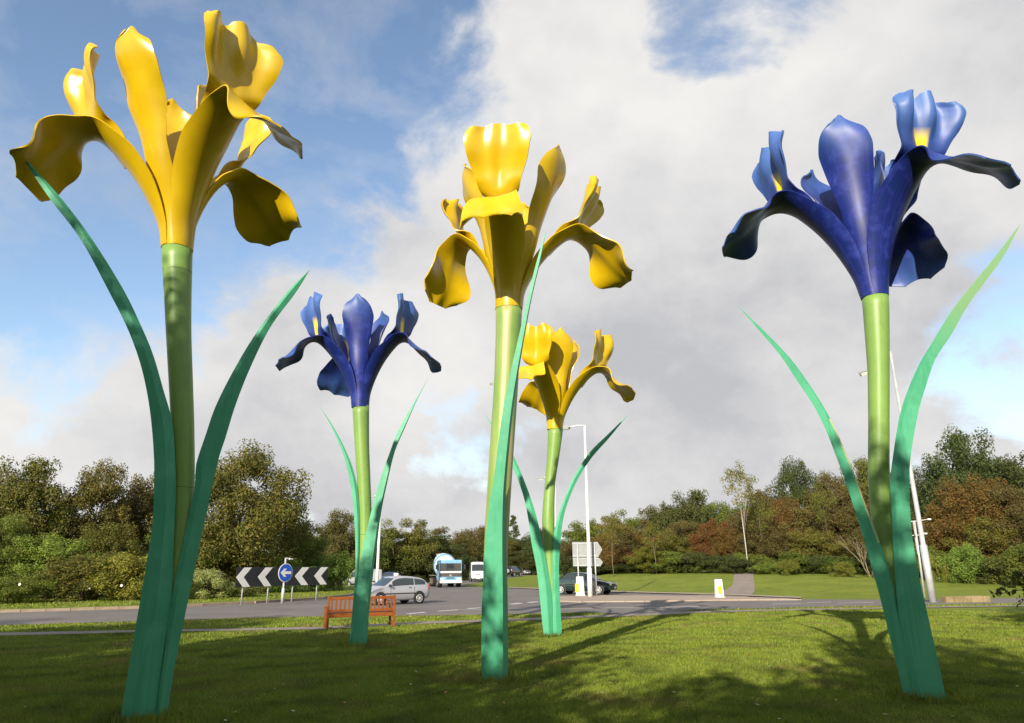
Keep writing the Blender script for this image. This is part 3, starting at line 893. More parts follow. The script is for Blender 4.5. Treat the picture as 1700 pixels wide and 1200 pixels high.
def build_iris(key):
    spec, pl = IRIS[key], PLANT[key]
    g = gp(*pl['base'])
    D = math.hypot(g.x, g.y)
    v = np.array([g.x / D, g.y / D, 0])
    u = np.array([v[1], -v[0], 0])
    vV = Vector(v)

    def on_plane(px, py, off=0.0):
        d = ray(px, py)
        return CAMP + d * ((D + off) / d.dot(vV))
    root = empty('iris_sculpture', g, 0, pl['label'], 'sculpture', 'giant iris sculptures on the lawn')
    fb = np.array(on_plane(*pl['top']))
    fr = (fb, u, v)
    rs = np.random.default_rng(ord(key))
    blue = pl['colour'] == 'blue'
    mp, mc = (M['petal_blue'], M['crest_blue']) if blue else (M['petal_yellow'], M['petal_yellow'])
    # stem
    C_ = [((a + b) / 2, y, b - a) for a, b, y in pl['stem']]
    cc = resample([(x, y) for x, y, _ in C_], 40)
    wv = np.interp(cc[:, 1], [c[1] for c in C_], [c[2] for c in C_])
    pts, rad = [], []
    for (x, y), w in zip(cc, wv):
        p = on_plane(x, y)
        q = on_plane(x + w / 2, y)
        pts.append(p - g)
        rad.append((q - p).length)
    pts[0] = pts[0] + Vector((0, 0, 0.03))
    pts[-1].z = -0.06
    st = MB().tube(pts, rad, 28).build('stem', M['stem_worn'] if key == 'C' else M['stem'], root)
    for zf in {'A': (0.06, 0.52), 'B': (0.55,)}.get(key, ()):
        i = int(zf * 39)
        j = MB().tube([pts[i] - Vector((0, 0, .004)), pts[i] + Vector((0, 0, .004))], rad[i] * 1.004, 28, cap=False).build('joint', M['collar'], st)
    # hidden cup that the petals grow from
    tl = Vector(u * spec['tilt'][0] + v * spec['tilt'][1])
    b0 = Vector(fb) - g
    R0 = rad[0]
    MB().tube([b0 + (Vector((0, 0, 1)) + tl) * z for z in (-.02, .12, .35, .6)], [R0 * .93, R0 * .86, R0 * .7, .05], 20).build('cup', mp, root)
    k0 = R0 / 0.2
    # falls with their crests
    for (ph, sr, sz, dl), (cr, cz), twd, rk in zip(spec['f'], spec['c'], TWIST[key], (.4, 1, 1) if key == 'C' else (1, 1, 1)):
        q = fall_points(sr, sz, dl)
        q[0] = (R0 * .98, -0.02)
        q[1, 0] = max(q[1, 0], R0 * 1.12)
        p1, p2, amp = rs.uniform(0, 6.3), rs.uniform(0, 6.3), rs.uniform(.07, .105)

        def ruf(S, X, p1=p1, p2=p2, amp=amp):
            return sstep(.5, .8, S) * np.abs(X) ** 1.5 * amp * np.sin(S * 21 + p1 + X * 1.2) + sstep(.6, .9, S) * .03 * np.exp(-(X / .22) ** 2)

        def tip(S, X, p2=p2):
            return sstep(.84, 1., S) * (.055 * np.abs(np.sin(X * 3.4 + p2)) ** .7 * -1 + .03 * np.sin(X * 3 + p2) - .10 * X ** 2)
        petal('fall_petal', root, fr, spec['tilt'], ph, q,
              [(0, .36 * k0), (.12, .50), (.28, .76), (.42, .84), (.54, .70), (.62, .64), (.70, .84), (.80, 1.12), (.90, 1.17), (.96, 1.02), (1, .86)],
              [(0, R0), (.12, .26), (.30, .40), (.48, .55), (.58, .60), (.66, 3.0), (.76, -1.5), (.88, -1.3 if blue else -1.0), (1, -1.3 if blue else -.9)], mp, ruf, tip, twist=-twd * (1 if math.cos(math.radians(ph)) > 0 else -1))
        # crest standing up from the bend of the fall
        ap = q[4]
        p3 = rs.uniform(0, 6.3)
        i0 = q[2] * .35 + q[3] * .65
        n_in = np.array([-.06, .05])
        cp = [i0 + n_in * .4, q[3] * .4 + ap * .6 + n_in, ap + np.array([.02 + cr * .1, .15]), ap + np.array([.05 + cr * .32, cz * .42]), ap + np.array([.08 + cr * .62, cz * .72]), ap + np.array([cr, cz])]
        nf = 3.4 if rs.random() < .5 else 4.0

        def rufc(S, X, p3=p3, nf=nf, rk=rk):
            return rk * sstep(.42, .95, S) * (.075 * np.sin(X * nf * 2.1 + p3) + .03 * np.sin(X * 9 + p3 * 2)) - .05 * np.exp(-(X / .22) ** 2) * sstep(.3, .6, S)

        def tipc(S, X, p3=p3, rk=rk):
            return rk * sstep(.78, 1., S) * (-.14 * X * X + .02 * np.sin(X * 7.5 + p3) + .028 * np.tanh(7 * np.sin(X * 4.2 + p3)))
        petal('crest_petal', root, fr, spec['tilt'], ph, cp, [(0, .42), (.2, .60), (.34, .66), (.5, .84), (.68, 1.12), (.84, 1.26), (.94, 1.20), (1, 1.04)],
              [(0, .40), (.3, .36), (.48, -2.0), (.75, -1.3), (1, -2.0)], mc, rufc, tipc, yaw=-(9 if blue else 22) * math.cos(math.radians(ph)))
    # standards
    for ph, sr, sz in spec['s']:
        cp = [(R0 * .96, -.02), (R0 * 1.0 + .03, sz * .16), (R0 + .05 + sr * .18, sz * .36), (sr * .52 + .12, sz * .56), (sr * .86 + .04, sz * .76), (sr + .04, sz * .9), (sr, sz)]
        p1 = rs.uniform(0, 6.3)

        def rufs(S, X, p1=p1):
            return sstep(.45, .8, S) * np.abs(X) ** 1.6 * .055 * np.sin(S * 17 + p1 + X * 1.5)

        def tips(S, X):
            return sstep(.90, 1., S) * -.08 * X * X
        petal('standard_petal', root, fr, spec['tilt'], ph, cp, [(0, .34 * k0), (.15, .42), (.32, .55), (.48, .50), (.66, .74), (.80, .86), (.89, .72), (.95, .46), (1, .10)],
              [(0, R0), (.2, .26), (.45, .34), (.65, .60), (.85, .85), (1, .7)], mp, rufs, tips)
    # sword leaves of folded steel
    for lf in pl['leaves']:
        n = 60
        Lp, Rp = resample(lf['L'], n), resample(lf['R'], n)
        V, Fq = [], []
        for i in range(n):
            off = lf['off'] + (lf.get('tip', lf['off'] * .45) - lf['off']) * (1 - i / (n - 1))
            a, b = on_plane(Lp[i][0], Lp[i][1], off) - g, on_plane(Rp[i][0], Rp[i][1], off) - g
            if i == n - 1: a.z, b.z = -0.04, -0.04
            w = (b - a).length
            m = a.lerp(b, lf['rf'])
            sd = lf.get('side', .18)
            f = min(1.0, w / .12)
            k = [a + vV * w * .10, m - vV * (w * .07), b + vV * w * sd, a.lerp(b, .5) + vV * (w * (.34 if sd < .3 else .62)), a + vV * (w * .22)]
            if i == 0: k = [a] * 5
            V += [tuple(x) for x in k]
        m = 5
        for i in range(n - 1):
            for j in range(m):
                Fq.append((i * m + j, i * m + (j + 1) % m, (i + 1) * m + (j + 1) % m, (i + 1) * m + j))
        uv = [(j / m, i / (n - 1)) for i in range(n) for j in range(m)]
        me = mesh_np('leaf', V, Fq, M['blade_pale'] if lf.get('faded_tip') else M['blade'], uv=uv)
        if lf.get('faded'):
            me.materials.append(M['blade_faded'])
            for i, p in enumerate(me.polygons):
                if p.index % m == 1 and 20 <= p.index // m < 38: p.material_index = 1
        o = link('leaf', me, root)
    return root


for k_ in 'ABCDE': build_iris(k_)

# ------------------------------------------------------------------ trees and shrubs
def leaf_cloud(centres, radii, counts, size, rs, flat=1.05, up=0.35, shape=0.55):
    """leaf quads spread through soft clumps; returns vertices and faces"""
    C = np.repeat(np.array(centres), counts, axis=0)
    Rr = np.repeat(np.array(radii), counts)
    n = len(C)
    d = rs.normal(size=(n, 3))
    d /= np.linalg.norm(d, axis=1)[:, None]
    rad = Rr * rs.random(n) ** 0.45
    P = C + d * rad[:, None] * np.array([1, 1, flat])
    nr = d + rs.normal(size=(n, 3)) * .7 + np.array([0, 0, up])
    nr /= np.linalg.norm(nr, axis=1)[:, None]
    t = np.cross(nr, rs.normal(size=(n, 3)))
    t /= np.linalg.norm(t, axis=1)[:, None]
    b = np.cross(nr, t)
    sz = size * rs.uniform(.6, 1.35, n)[:, None]
    V = np.stack([P - t * sz * .62, P + b * sz * shape * .5 + nr * sz * .08, P + t * sz * .62 - nr * sz * .1, P - b * sz * shape * .5 + nr * sz * .08], 1).reshape(-1, 3)
    Fq = np.arange(n * 4).reshape(n, 4)
    return V, Fq


PROTO = {}


def proto_broad(name, seed, H, W, base, nclump, nleaf, leaf, clump, top=1.0, trunk_r=.18, columns=None, hollow=.45, mat='bark', limb=1.0):
    """a tree of height H and crown width W with limbs; crown starts at height base"""
    rs = np.random.default_rng(seed)
    cs, rr = [], []
    for i in range(nclump):
        d = rs.normal(size=3)
        d /= np.linalg.norm(d)
        k = rs.uniform(hollow, 1.0)
        zc = (base + H) / 2
        hz = (H - base) / 2
        zz = d[2]
        wid = 1.0 if zz < 0 else (1 - zz ** 2 * (1 - .75 * top))
        p = np.array([d[0] * W / 2 * k * wid, d[1] * W / 2 * k * wid, zc + d[2] * hz * k])
        p += rs.normal(size=3) * .06 * W
        p[2] = min(max(p[2], base + clump * .3), H - clump * .25)
        cs.append(p)
        rr.append(clump * rs.uniform(.6, 1.25))
    cnt = (nleaf * np.array(rr) ** 2 / np.sum(np.array(rr) ** 2)).astype(int)
    V, Fq = leaf_cloud(cs, rr, cnt, leaf, rs)
    crown = mesh_np(name + '_crown', V, Fq, M['leaf_olive'])
    mb = MB()
    th = base + (H - base) * .55
    bend = rs.normal(size=(4, 2)) * .03 * H
    tp = [Vector((bend[i][0] * i / 3, bend[i][1] * i / 3, th * i / 3)) for i in range(4)]
    mb.tube([tp[0] - Vector((0, 0, .15)), *tp[1:]], [trunk_r * 1.25, trunk_r, trunk_r * .75, trunk_r * .4], 8)
    order = rs.permutation(nclump)[:14]
    for i in order:
        e = Vector(cs[i])
        f = min(.95, max(.25, (e.z - .18 * H) / th * .75))
        a = tp[0].lerp(tp[3], f)
        m = a.lerp(e, .5) + Vector((0, 0, .04 * H))
        mb.tube([a, m, e], [trunk_r * .42 * limb, trunk_r * .26 * limb, trunk_r * .08 * limb], 5)
    trunk = mb.mesh(name + '_trunk', M[mat])
    PROTO[name] = (crown, trunk, H, W)


random.seed(5)
proto_broad('broad0', 11, 10, 8.4, 0.5, 130, 30000, .21, 1.0)
proto_broad('broad1', 12, 10, 7.6, 0.4, 120, 28000, .21, .95, top=.75)
proto_broad('broad2', 13, 10, 8.8, 0.5, 145, 31000, .20, .90)
proto_broad('round0', 14, 10, 9.5, 0.2, 200, 52000, .18, .95, hollow=.45)
proto_broad('shrub0', 15, 3, 4.2, .08, 70, 12000, .12, .46, trunk_r=.06)
proto_broad('shrub1', 16, 3, 3.8, .06, 60, 11500, .125, .50, trunk_r=.06)
proto_broad('thin0', 17, 10, 5.2, .8, 90, 12000, .19, .70, top=.4, trunk_r=.10)
proto_broad('thin1', 18, 10, 4.6, .9, 84, 11000, .19, .65, top=.4, trunk_r=.09)
proto_broad('birch', 19, 10, 3.6, 6.2, 40, 1900, .16, .50, top=.8, trunk_r=.05, mat='birch_bark', limb=.45)
proto_broad('slim', 23, 10, 3.6, 5.2, 40, 2600, .17, .55, top=.8, trunk_r=.05, mat='pale_bark', limb=.35)
proto_broad('shade0', 20, 12, 11, 2.0, 120, 26000, .34, 1.35, trunk_r=.28)
proto_broad('shade1', 21, 12, 10, 2.0, 100, 18000, .34, 1.30, trunk_r=.26)
proto_broad('shade2', 22, 10, 6, 1.6, 60, 3000, .34, .95, trunk_r=.14)


def proto_bare(name, seed, H, W):
    rs = random.Random(seed)
    mb = MB()
    tips = []

    def grow(p, d, l, r, depth):
        q = p + d * l
        m = p.lerp(q, .5) + Vector((rs.uniform(-1, 1), rs.uniform(-1, 1), 0)) * l * .05
        mb.tube([p, m, q], [r, r * .85, r * .65], 5 if depth else 7, cap=False)
        if depth >= 4:
            tips.append(q)
            return
        for _ in range(3 if depth < 3 else 2):
            nd = (d + Vector((rs.uniform(-1, 1) * .55, rs.uniform(-1, 1) * .55, rs.uniform(-.1, .35)))).normalized()
            grow(q if rs.random() < .6 else p.lerp(q, .75), nd, l * rs.uniform(.62, .85), r * .6, depth + 1)
    for a in range(4):
        an = a * 1.6 + rs.uniform(-.3, .3)
        grow(Vector((0, 0, -.1)), Vector((math.cos(an) * .55, math.sin(an) * .55, 1)).normalized(), H * .3, .09, 1)
    trunk = mb.mesh(name + '_trunk', M['pale_bark'])
    rr = np.random.default_rng(seed)
    sel = tips[::2]
    V, Fq = leaf_cloud([tuple(t) for t in sel], [.4] * len(sel), [7] * len(sel), .16, rr)
    PROTO[name] = (mesh_np(name + '_crown', V, Fq, M['leaf_brown']), trunk, H, W)


proto_bare('bare', 33, 6.0, 6.0)


def proto_pine(name, seed):
    rs = np.random.default_rng(seed)
    cs, rr = [], []
    for i in range(46):
        z = 3.0 + 7.0 * (i / 45)
        r = 2.3 * (1 - (i / 45)) ** .8 + .25
        a = rs.uniform(0, 6.28)
        cs.append((math.cos(a) * r * .8, math.sin(a) * r * .8, z))
        rr.append(.55 + .35 * (1 - i / 45))
    V, Fq = leaf_cloud(cs, rr, [80] * 46, .30, rs, flat=.45, shape=.3)
    tr = MB().tube([(0, 0, -.1), (0, 0, 5), (0, 0, 9.8)], [.2, .14, .03], 8).mesh(name + '_trunk', M['bark'])
    PROTO[name] = (mesh_np(name + '_crown', V, Fq, M['leaf_dark']), tr, 10, 5.0)


proto_pine('pine', 41)
RT = random.Random(99)


def plant(kind, tint, loc, h, w, name, label, cat, group, rz=None, bark=None):
    crown, trunk, H, W = PROTO[kind]
    root = empty(name, loc, RT.uniform(0, 6.28) if rz is None else rz, label, cat, group)
    root.scale = (w / W, w / W, h / H)
    c = link('crown' if cat == 'tree' else 'foliage', crown, root)
    c.material_slots[0].link = 'OBJECT'
    c.material_slots[0].material = M['leaf_' + tint]
    t = link('trunk' if cat == 'tree' else 'stem', trunk, root)
    return root


def plant_px(kind, tint, px, top_y, wpx, D, name, label, cat, group, lift=0.0, base_y=None):
    top = at_dist(px, top_y, D)
    z = float(height(top.x, top.y)) + lift
    depth = -(CR.transposed() @ (top - CAMP)).z
    w = wpx / FPX * depth
    return plant(kind, tint, (top.x, top.y, z - .02), max(.4, top.z - z), w, name, label, cat, group)


TINTNAME = {'olive': 'olive green', 'dark': 'dark green', 'brown': 'brownish autumn', 'rust': 'rust coloured', 'red': 'red leaved', 'fresh': 'bright green', 'mid': 'mid green', 'gold': 'yellow green', 'pale': 'pale green'}
# -- the centre of the roundabout
G1 = 'trees on the roundabout centre'
ISL = 0.10
for kind, tint, px, ty, w, D in (('broad0', 'olive', 55, 768, 150, 62), ('broad2', 'olive', 168, 776, 135, 63), ('round0', 'olive', 402, 750, 215, 60),
                                 ('broad1', 'mid', 500, 858, 84, 66), ('broad1', 'brown', 243, 782, 100, 66), ('broad2', 'brown', -45, 790, 140, 66)):
    lb = {55: 'tallest yellowing broadleaf tree behind the rounded shrubs on the roundabout', 168: 'olive broadleaf tree next to the yellowing tree, beside the yellow iris leaf', 402: 'big rounded olive brown tree right behind the chevron sign',
          500: 'lower mid green tree tucked against the big rounded tree', 243: 'brownish tree partly hidden behind the leaves of the tall yellow iris', -45: 'brown tinged tree at the outer end of the roundabout planting'}[px]
    plant_px(kind, tint, px, ty, w, D, 'broadleaf_tree', lb, 'tree', G1, ISL)
for kind, tint, px, ty, w, D, lb in (
        ('broad1', 'fresh', 95, 884, 120, 56, 'tall bright green bush in front of the yellowing tree'),
        ('broad2', 'mid', 20, 862, 120, 58, 'mid green bush below the tallest yellowing tree'),
        ('shrub0', 'olive', 150, 920, 150, 52, 'wide domed olive shrub with white flowers on the roundabout'),
        ('shrub1', 'gold', 225, 924, 120, 50, 'yellow green shrub behind the tall yellow iris leaf'),
        ('shrub0', 'mid', 20, 956, 110, 50, 'low mid green shrub at the grass edge of the roundabout'),
        ('broad0', 'olive', 180, 872, 120, 58, 'olive bush between the domed shrub and the broadleaf trees'),
        ('shrub1', 'pale', 345, 948, 84, 50, 'pale variegated shrub beside the first chevron'),
        ('shrub0', 'pale', 405, 962, 74, 51, 'low pale shrub under the chevron sign'),
        ('shrub1', 'fresh', 470, 930, 110, 60, 'bright green hedge bush behind the round blue arrow sign'),
        ('broad1', 'mid', 300, 880, 110, 58, 'dense green bush between the iris leaves and the big rounded tree'),
        ('shrub0', 'fresh', 558, 918, 66, 63, 'bright green bush beyond the end of the chevron sign'),
        ('shrub1', 'mid', 530, 930, 60, 64, 'small mid green bush next to the bright green bush'),
        ('shrub0', 'mid', -60, 940, 120, 52, 'mid green shrub at the outer end of the flower bed'),
        ('shrub0', 'mid', 280, 950, 80, 49, 'low green shrub just behind the tall yellow iris')):
    plant_px(kind, tint, px, ty, w, D, 'bush', lb, 'bush', 'shrubs on the roundabout centre', ISL)


MARKS = [(612, ', behind the blue iris by the bench'), (676, ', behind the silver hatchback'), (738, ', just behind the mixer drum'), (812, ', behind the white van'), (940, ', between the centre irises'), (1008, ', behind the direction sign'), (1062, ', behind the saloon bonnet'), (1128, ', near the rounded yellow green tree'),
         (1190, ', before the red leaved tree'), (1222, ', behind the yellow faced bollard'), (1262, ', beside the tall birch'), (1312, ', near the bright low bush'), (1352, ', below the tall dark rounded tree'), (1402, ', near the bare branched tree'), (1452, ', crossed by the blue iris leaf'), (1510, ', behind the blue iris stem'),
         (1565, ', behind the leaning lamp post'), (1630, ', below the tallest dark tree'), (1665, ', behind the low stone wall'), (9999, ', behind the overhanging twig')]


def wood(items, where, group, nm='broadleaf_tree'):
    rows = []
    for it in items:
        kind, tint, px, ty, w, D = it[:6]
        small = kind.startswith('shrub')
        if small: ty += RT.uniform(-13, 5)
        sh = {'thin': 'slender', 'broa': 'bushy', 'roun': 'rounded', 'pine': 'conifer like', 'shru': 'low', 'birc': 'white stemmed', 'slim': 'thin stemmed', 'bare': 'bare branched'}[kind[:4]]
        lb = it[6] if len(it) > 6 else '%s %s %s %s%s' % (sh, TINTNAME[tint], 'bush' if small else 'tree', where, next(t for x_, t in MARKS if px < x_))
        rows.append([kind, tint, px, ty, w, D, small, lb])
    for lb in {r[7] for r in rows}:
        same = sorted([r for r in rows if r[7] == lb], key=lambda r: r[3])
        if len(same) > 1:
            same[0][7] = 'taller ' + lb
            same[-1][7] = 'shorter ' + lb
    for kind, tint, px, ty, w, D, small, lb in rows:
        plant_px(kind, tint, px, ty, w, D, 'bush' if small else nm, lb, 'bush' if small else 'tree', group + (' bushes' if small else ' trees'))


# -- beyond the far side road
wood([('broad0', 'dark', 380, 872, 110, 96, 'dark tree far behind the big rounded tree'), ('broad2', 'dark', 455, 880, 110, 97, 'dark tree seen through the gaps above the arrow sign'), ('broad1', 'mid', 520, 886, 100, 95, 'mid green tree far behind the end of the chevron sign'), ('broad2', 'dark', 300, 870, 120, 98, 'dark tree far behind the tall yellow iris'), ('broad0', 'dark', 215, 868, 120, 98, 'dark tree far behind the olive broadleaf trees'), ('broad1', 'dark', 90, 865, 140, 98, 'dark tree far behind the bright green bush'), ('broad2', 'dark', 0, 868, 130, 98, 'dark tree far behind the tallest yellowing tree')], '', 'backdrop')
wood([('broad2', 'brown', 565, 852, 90, 92), ('broad0', 'mid', 600, 880, 90, 96), ('thin0', 'olive', 655, 866, 80, 100), ('thin1', 'olive', 690, 858, 70, 102), ('thin0', 'mid', 630, 880, 70, 104),
      ('broad1', 'dark', 660, 893, 120, 108), ('broad0', 'dark', 720, 890, 110, 110), ('thin1', 'brown', 725, 872, 60, 112), ('thin0', 'brown', 760, 884, 80, 120),
      ('broad2', 'brown', 775, 882, 90, 128), ('broad0', 'brown', 805, 876, 80, 150), ('broad1', 'olive', 590, 905, 110, 98), ('broad2', 'dark', 690, 905, 120, 104), ('shrub1', 'dark', 630, 930, 110, 100), ('shrub1', 'dark', 745, 926, 90, 112), ('shrub0', 'dark', 690, 932, 110, 101)],
     'on the far roadside', 'far roadside')
wood([('pine', 'dark', 852, 857, 34, 165, 'dark conifer poking above the trees beside the centre iris'), ('broad0', 'brown', 830, 882, 70, 190), ('broad1', 'dark', 868, 890, 70, 190), ('broad2', 'olive', 842, 900, 90, 165), ('broad0', 'dark', 900, 880, 80, 165), ('broad1', 'brown', 790, 905, 90, 170), ('broad2', 'dark', 880, 915, 90, 150)],
     'at the end of the road', 'distant roadside')
# -- the wood on the bank
back = [('thin0', 'mid', 950, 870, 74, 118), ('broad1', 'mid', 985, 860, 84, 112), ('thin1', 'olive', 1015, 852, 62, 104), ('thin0', 'mid', 1048, 848, 74, 102), ('broad2', 'brown', 1095, 845, 90, 98), ('broad0', 'olive', 1030, 872, 90, 98),
        ('broad1', 'dark', 1108, 832, 80, 95), ('broad0', 'dark', 1150, 818, 100, 93), ('broad2', 'mid', 1195, 838, 90, 92), ('thin0', 'mid', 1240, 822, 90, 92), ('broad1', 'brown', 1270, 806, 84, 90),
        ('round0', 'dark', 1322, 768, 92, 88, 'tall dark rounded tree standing above the wood'), ('broad2', 'brown', 1372, 792, 100, 86), ('broad0', 'olive', 1428, 768, 90, 85), ('broad1', 'brown', 1400, 800, 100, 82), ('broad0', 'dark', 1478, 790, 100, 84),
        ('broad2', 'dark', 1535, 782, 90, 80), ('broad0', 'dark', 1592, 722, 128, 78, 'tallest dark green tree above the rust coloured bushes'), ('broad1', 'dark', 1682, 750, 110, 76), ('broad2', 'olive', 1640, 775, 100, 80), ('broad0', 'brown', 1770, 742, 130, 74)]
mid = [('broad1', 'brown', 960, 895, 84, 96), ('broad2', 'rust', 1000, 892, 90, 90), ('broad0', 'brown', 1045, 885, 100, 88), ('broad1', 'rust', 1090, 882, 84, 86), ('broad2', 'brown', 1135, 868, 100, 85), ('broad0', 'olive', 1120, 890, 84, 82),
       ('broad1', 'red', 1180, 858, 62, 80, 'small red leaved tree among the brown trees of the wood'), ('broad2', 'rust', 1205, 880, 66, 79), ('broad0', 'brown', 1235, 850, 90, 84), ('broad1', 'brown', 1285, 838, 90, 82), ('broad2', 'rust', 1300, 830, 60, 80), ('broad0', 'brown', 1330, 846, 100, 80),
       ('broad1', 'brown', 1380, 838, 100, 77), ('broad2', 'brown', 1425, 840, 90, 76), ('broad0', 'brown', 1262, 872, 90, 77), ('broad1', 'olive', 1350, 876, 90, 75), ('broad2', 'dark', 1500, 850, 110, 76),
       ('round0', 'rust', 1612, 798, 150, 70, 'wide rust red spreading tree behind the leaning lamp post'), ('broad1', 'rust', 1560, 832, 90, 70), ('broad2', 'brown', 1675, 812, 120, 68), ('broad0', 'olive', 1640, 860, 120, 67), ('broad1', 'brown', 1740, 830, 120, 66), ('broad2', 'brown', 1530, 872, 90, 70)]
front = [('shrub0', 'dark', 950, 918, 90, 92), ('shrub1', 'mid', 1000, 922, 90, 86), ('shrub0', 'rust', 1035, 915, 90, 82), ('broad0', 'gold', 1078, 908, 74, 78, 'rounded yellow green tree at the edge of the wood by the saloon'), ('shrub1', 'mid', 1120, 922, 84, 77), ('shrub0', 'dark', 1160, 925, 90, 76),
         ('shrub1', 'dark', 1200, 924, 84, 75), ('shrub0', 'mid', 1240, 920, 84, 74), ('shrub1', 'dark', 1230, 934, 70, 72), ('shrub0', 'fresh', 1282, 932, 70, 70, 'bright green low bush beside the footpath on the bank'), ('shrub1', 'mid', 1320, 918, 80, 71), ('shrub0', 'gold', 1306, 938, 36, 67.5, 'small yellow green sapling in front of the wood'),
         ('shrub1', 'dark', 1360, 922, 90, 71), ('shrub0', 'mid', 1395, 925, 80, 70), ('shrub1', 'gold', 1396, 942, 38, 66, 'little yellow green sapling beside the bare branched tree'), ('shrub0', 'dark', 1445, 925, 90, 70), ('shrub1', 'dark', 1490, 925, 90, 68), ('shrub0', 'mid', 1530, 918, 80, 66),
         ('shrub1', 'fresh', 1592, 914, 72, 62, 'bright leafy bush below the rust red tree'), ('shrub0', 'dark', 1640, 920, 90, 62), ('shrub1', 'mid', 1690, 915, 90, 61), ('shrub0', 'gold', 1548, 925, 34, 62, 'narrow yellow bush beside the leaning lamp post'), ('shrub0', 'dark', 1760, 915, 110, 60), ('shrub1', 'dark', 1100, 935, 90, 78), ('shrub0', 'dark', 1050, 935, 90, 80), ('shrub1', 'dark', 980, 935, 90, 84)]
wood(back, 'on the wood skyline', 'skyline')
wood(mid, 'inside the wood', 'mid wood')
wood(front, 'at the grass edge', 'wood edge')
wood([('birch', 'olive', 1225, 768, 56, 72, 'tall white stemmed birch rising above the wood')], '', 'birch', 'birch_tree')
for px, ty, lb in ((1084, 862, 'thin pale birch trunk near the rounded yellow green tree'), (1258, 822, 'thin birch close to the tall white stemmed birch'), (1014, 850, 'slender birch behind the grey direction sign'), (1362, 800, 'thin birch between the dark rounded tree and the blue iris')):
    wood([('slim', 'olive', px, ty, 40, 76, lb)], '', 'birch', 'birch_tree')
wood([('bare', 'brown', 1432, 858, 96, 66, 'bare many branched tree at the grass edge beside the blue iris leaf')], '', 'bare', 'bare_tree')


# -- trees that stand round the photographer and shade the foreground
def ws(w, s): return (w * .936 + s * .353, -w * .353 + s * .936)


for kind, w, s, h, wd, lb in (('shade0', -11.0, -9.0, 11.4, 9.5, 'spreading shade tree at the back of the lawn'), ('shade1', -19.5, -8.0, 10.8, 10.0, 'second shade tree at the back of the lawn'),
                              ('shade1', -8.2, -8.5, 12.4, 5.0, 'tall narrow shade tree behind the yellow iris'), ('shade1', -2.2, -10.0, 8.6, 5.4, 'low shade tree between the taller ones'), ('shade2', -5.0, -6.0, 9.6, 5.6, 'thin crowned shade tree between two spreading ones'),
                              ('shade1', 1.8, -8.5, 11.0, 7.6, 'open crowned shade tree behind the lawn corner'), ('shade0', 8.5, -2.5, 11.0, 8.5, 'dense shade tree beside the lawn'),
                              ('shade0', 13.0, -14.0, 11.0, 11.0, 'wide shade tree set back from the lawn corner'), ('shade0', 4.0, -17.0, 11.5, 11.0, 'shade tree in the second row behind the lawn'),
                              ('shade0', -6.0, -18.0, 11.0, 11.0, 'shade tree in the second row behind the thin one'), ('shade0', -16.0, -17.0, 12.5, 11.0, 'tall shade tree in the second row'), ('shade1', -27.0, -12.0, 12.0, 11.0, 'last shade tree of the row'),
                              ('shade1', -19.0, 1.5, 8.5, 7.5, 'low spreading tree beside the lawn')):
    x, y = ws(w, s)
    plant(kind, 'mid', (x, y, -.02), h, wd, 'shade_tree', lb, 'tree', 'shade trees round the lawn')


# ------------------------------------------------------------------ street furniture
def frame_between(a, b):
    d = (b - a)
    d.z = 0
    L_ = d.length
    d.normalize()
    return Matrix(((d.x, -d.y, 0, a.x), (d.y, d.x, 0, a.y), (0, 0, 1, a.z), (0, 0, 0, 1))), L_


def build_bench():
    a, b = gp(541, 1045), gp(650, 1044)
    Fm, L_ = frame_between(a, b)
    rz = math.atan2(Fm[1][0], Fm[0][0])
    root = empty('park_bench', a, rz + 0.40, 'orange brown slatted wooden bench seen from behind, facing the road', 'bench')
    W = L_ * 1.06
    T = .07
    dep = .56
    for x in (T / 2, W - T / 2):
        MB().box((x, 0, .475), (T, T, .95), bev=.008).build('post', M['wood'], root)
        MB().box((x, dep, .31), (T, T, .62), bev=.008).build('leg', M['wood'], root)
        MB().box((x, dep / 2 + .02, .635), (T + .015, dep + .12, .04), bev=.01).build('armrest', M['wood'], root)
        MB().box((x, dep / 2, .12), (T * .7, dep, .06)).build('side_rail', M['wood'], root)
    MB().box((W / 2, 0, .885), (W - 2 * T, .045, .085), bev=.008).build('top_rail', M['wood'], root)
    MB().box((W / 2, 0, .525), (W - 2 * T, .045, .08), bev=.008).build('back_rail', M['wood'], root)
    MB().box((W / 2, 0, .385), (W - 2 * T, .04, .11), bev=.008).build('seat_rail', M['wood'], root)
    n = 15
    me = MB().box((0, 0, .704), (.056, .022, .277), bev=.004).mesh('back_slat', M['wood'])
    for i in range(n):
        o = link('back_slat', me, root)
        o.location.x = T + (W - 2 * T) * (i + .5) / n
    me = MB().box((W / 2, 0, .45), (W - .02, .09, .03), bev=.005).mesh('seat_slat', M['wood'])
    for i in range(5):
        o = link('seat_slat', me, root)
        o.location.y = .09 + i * .108


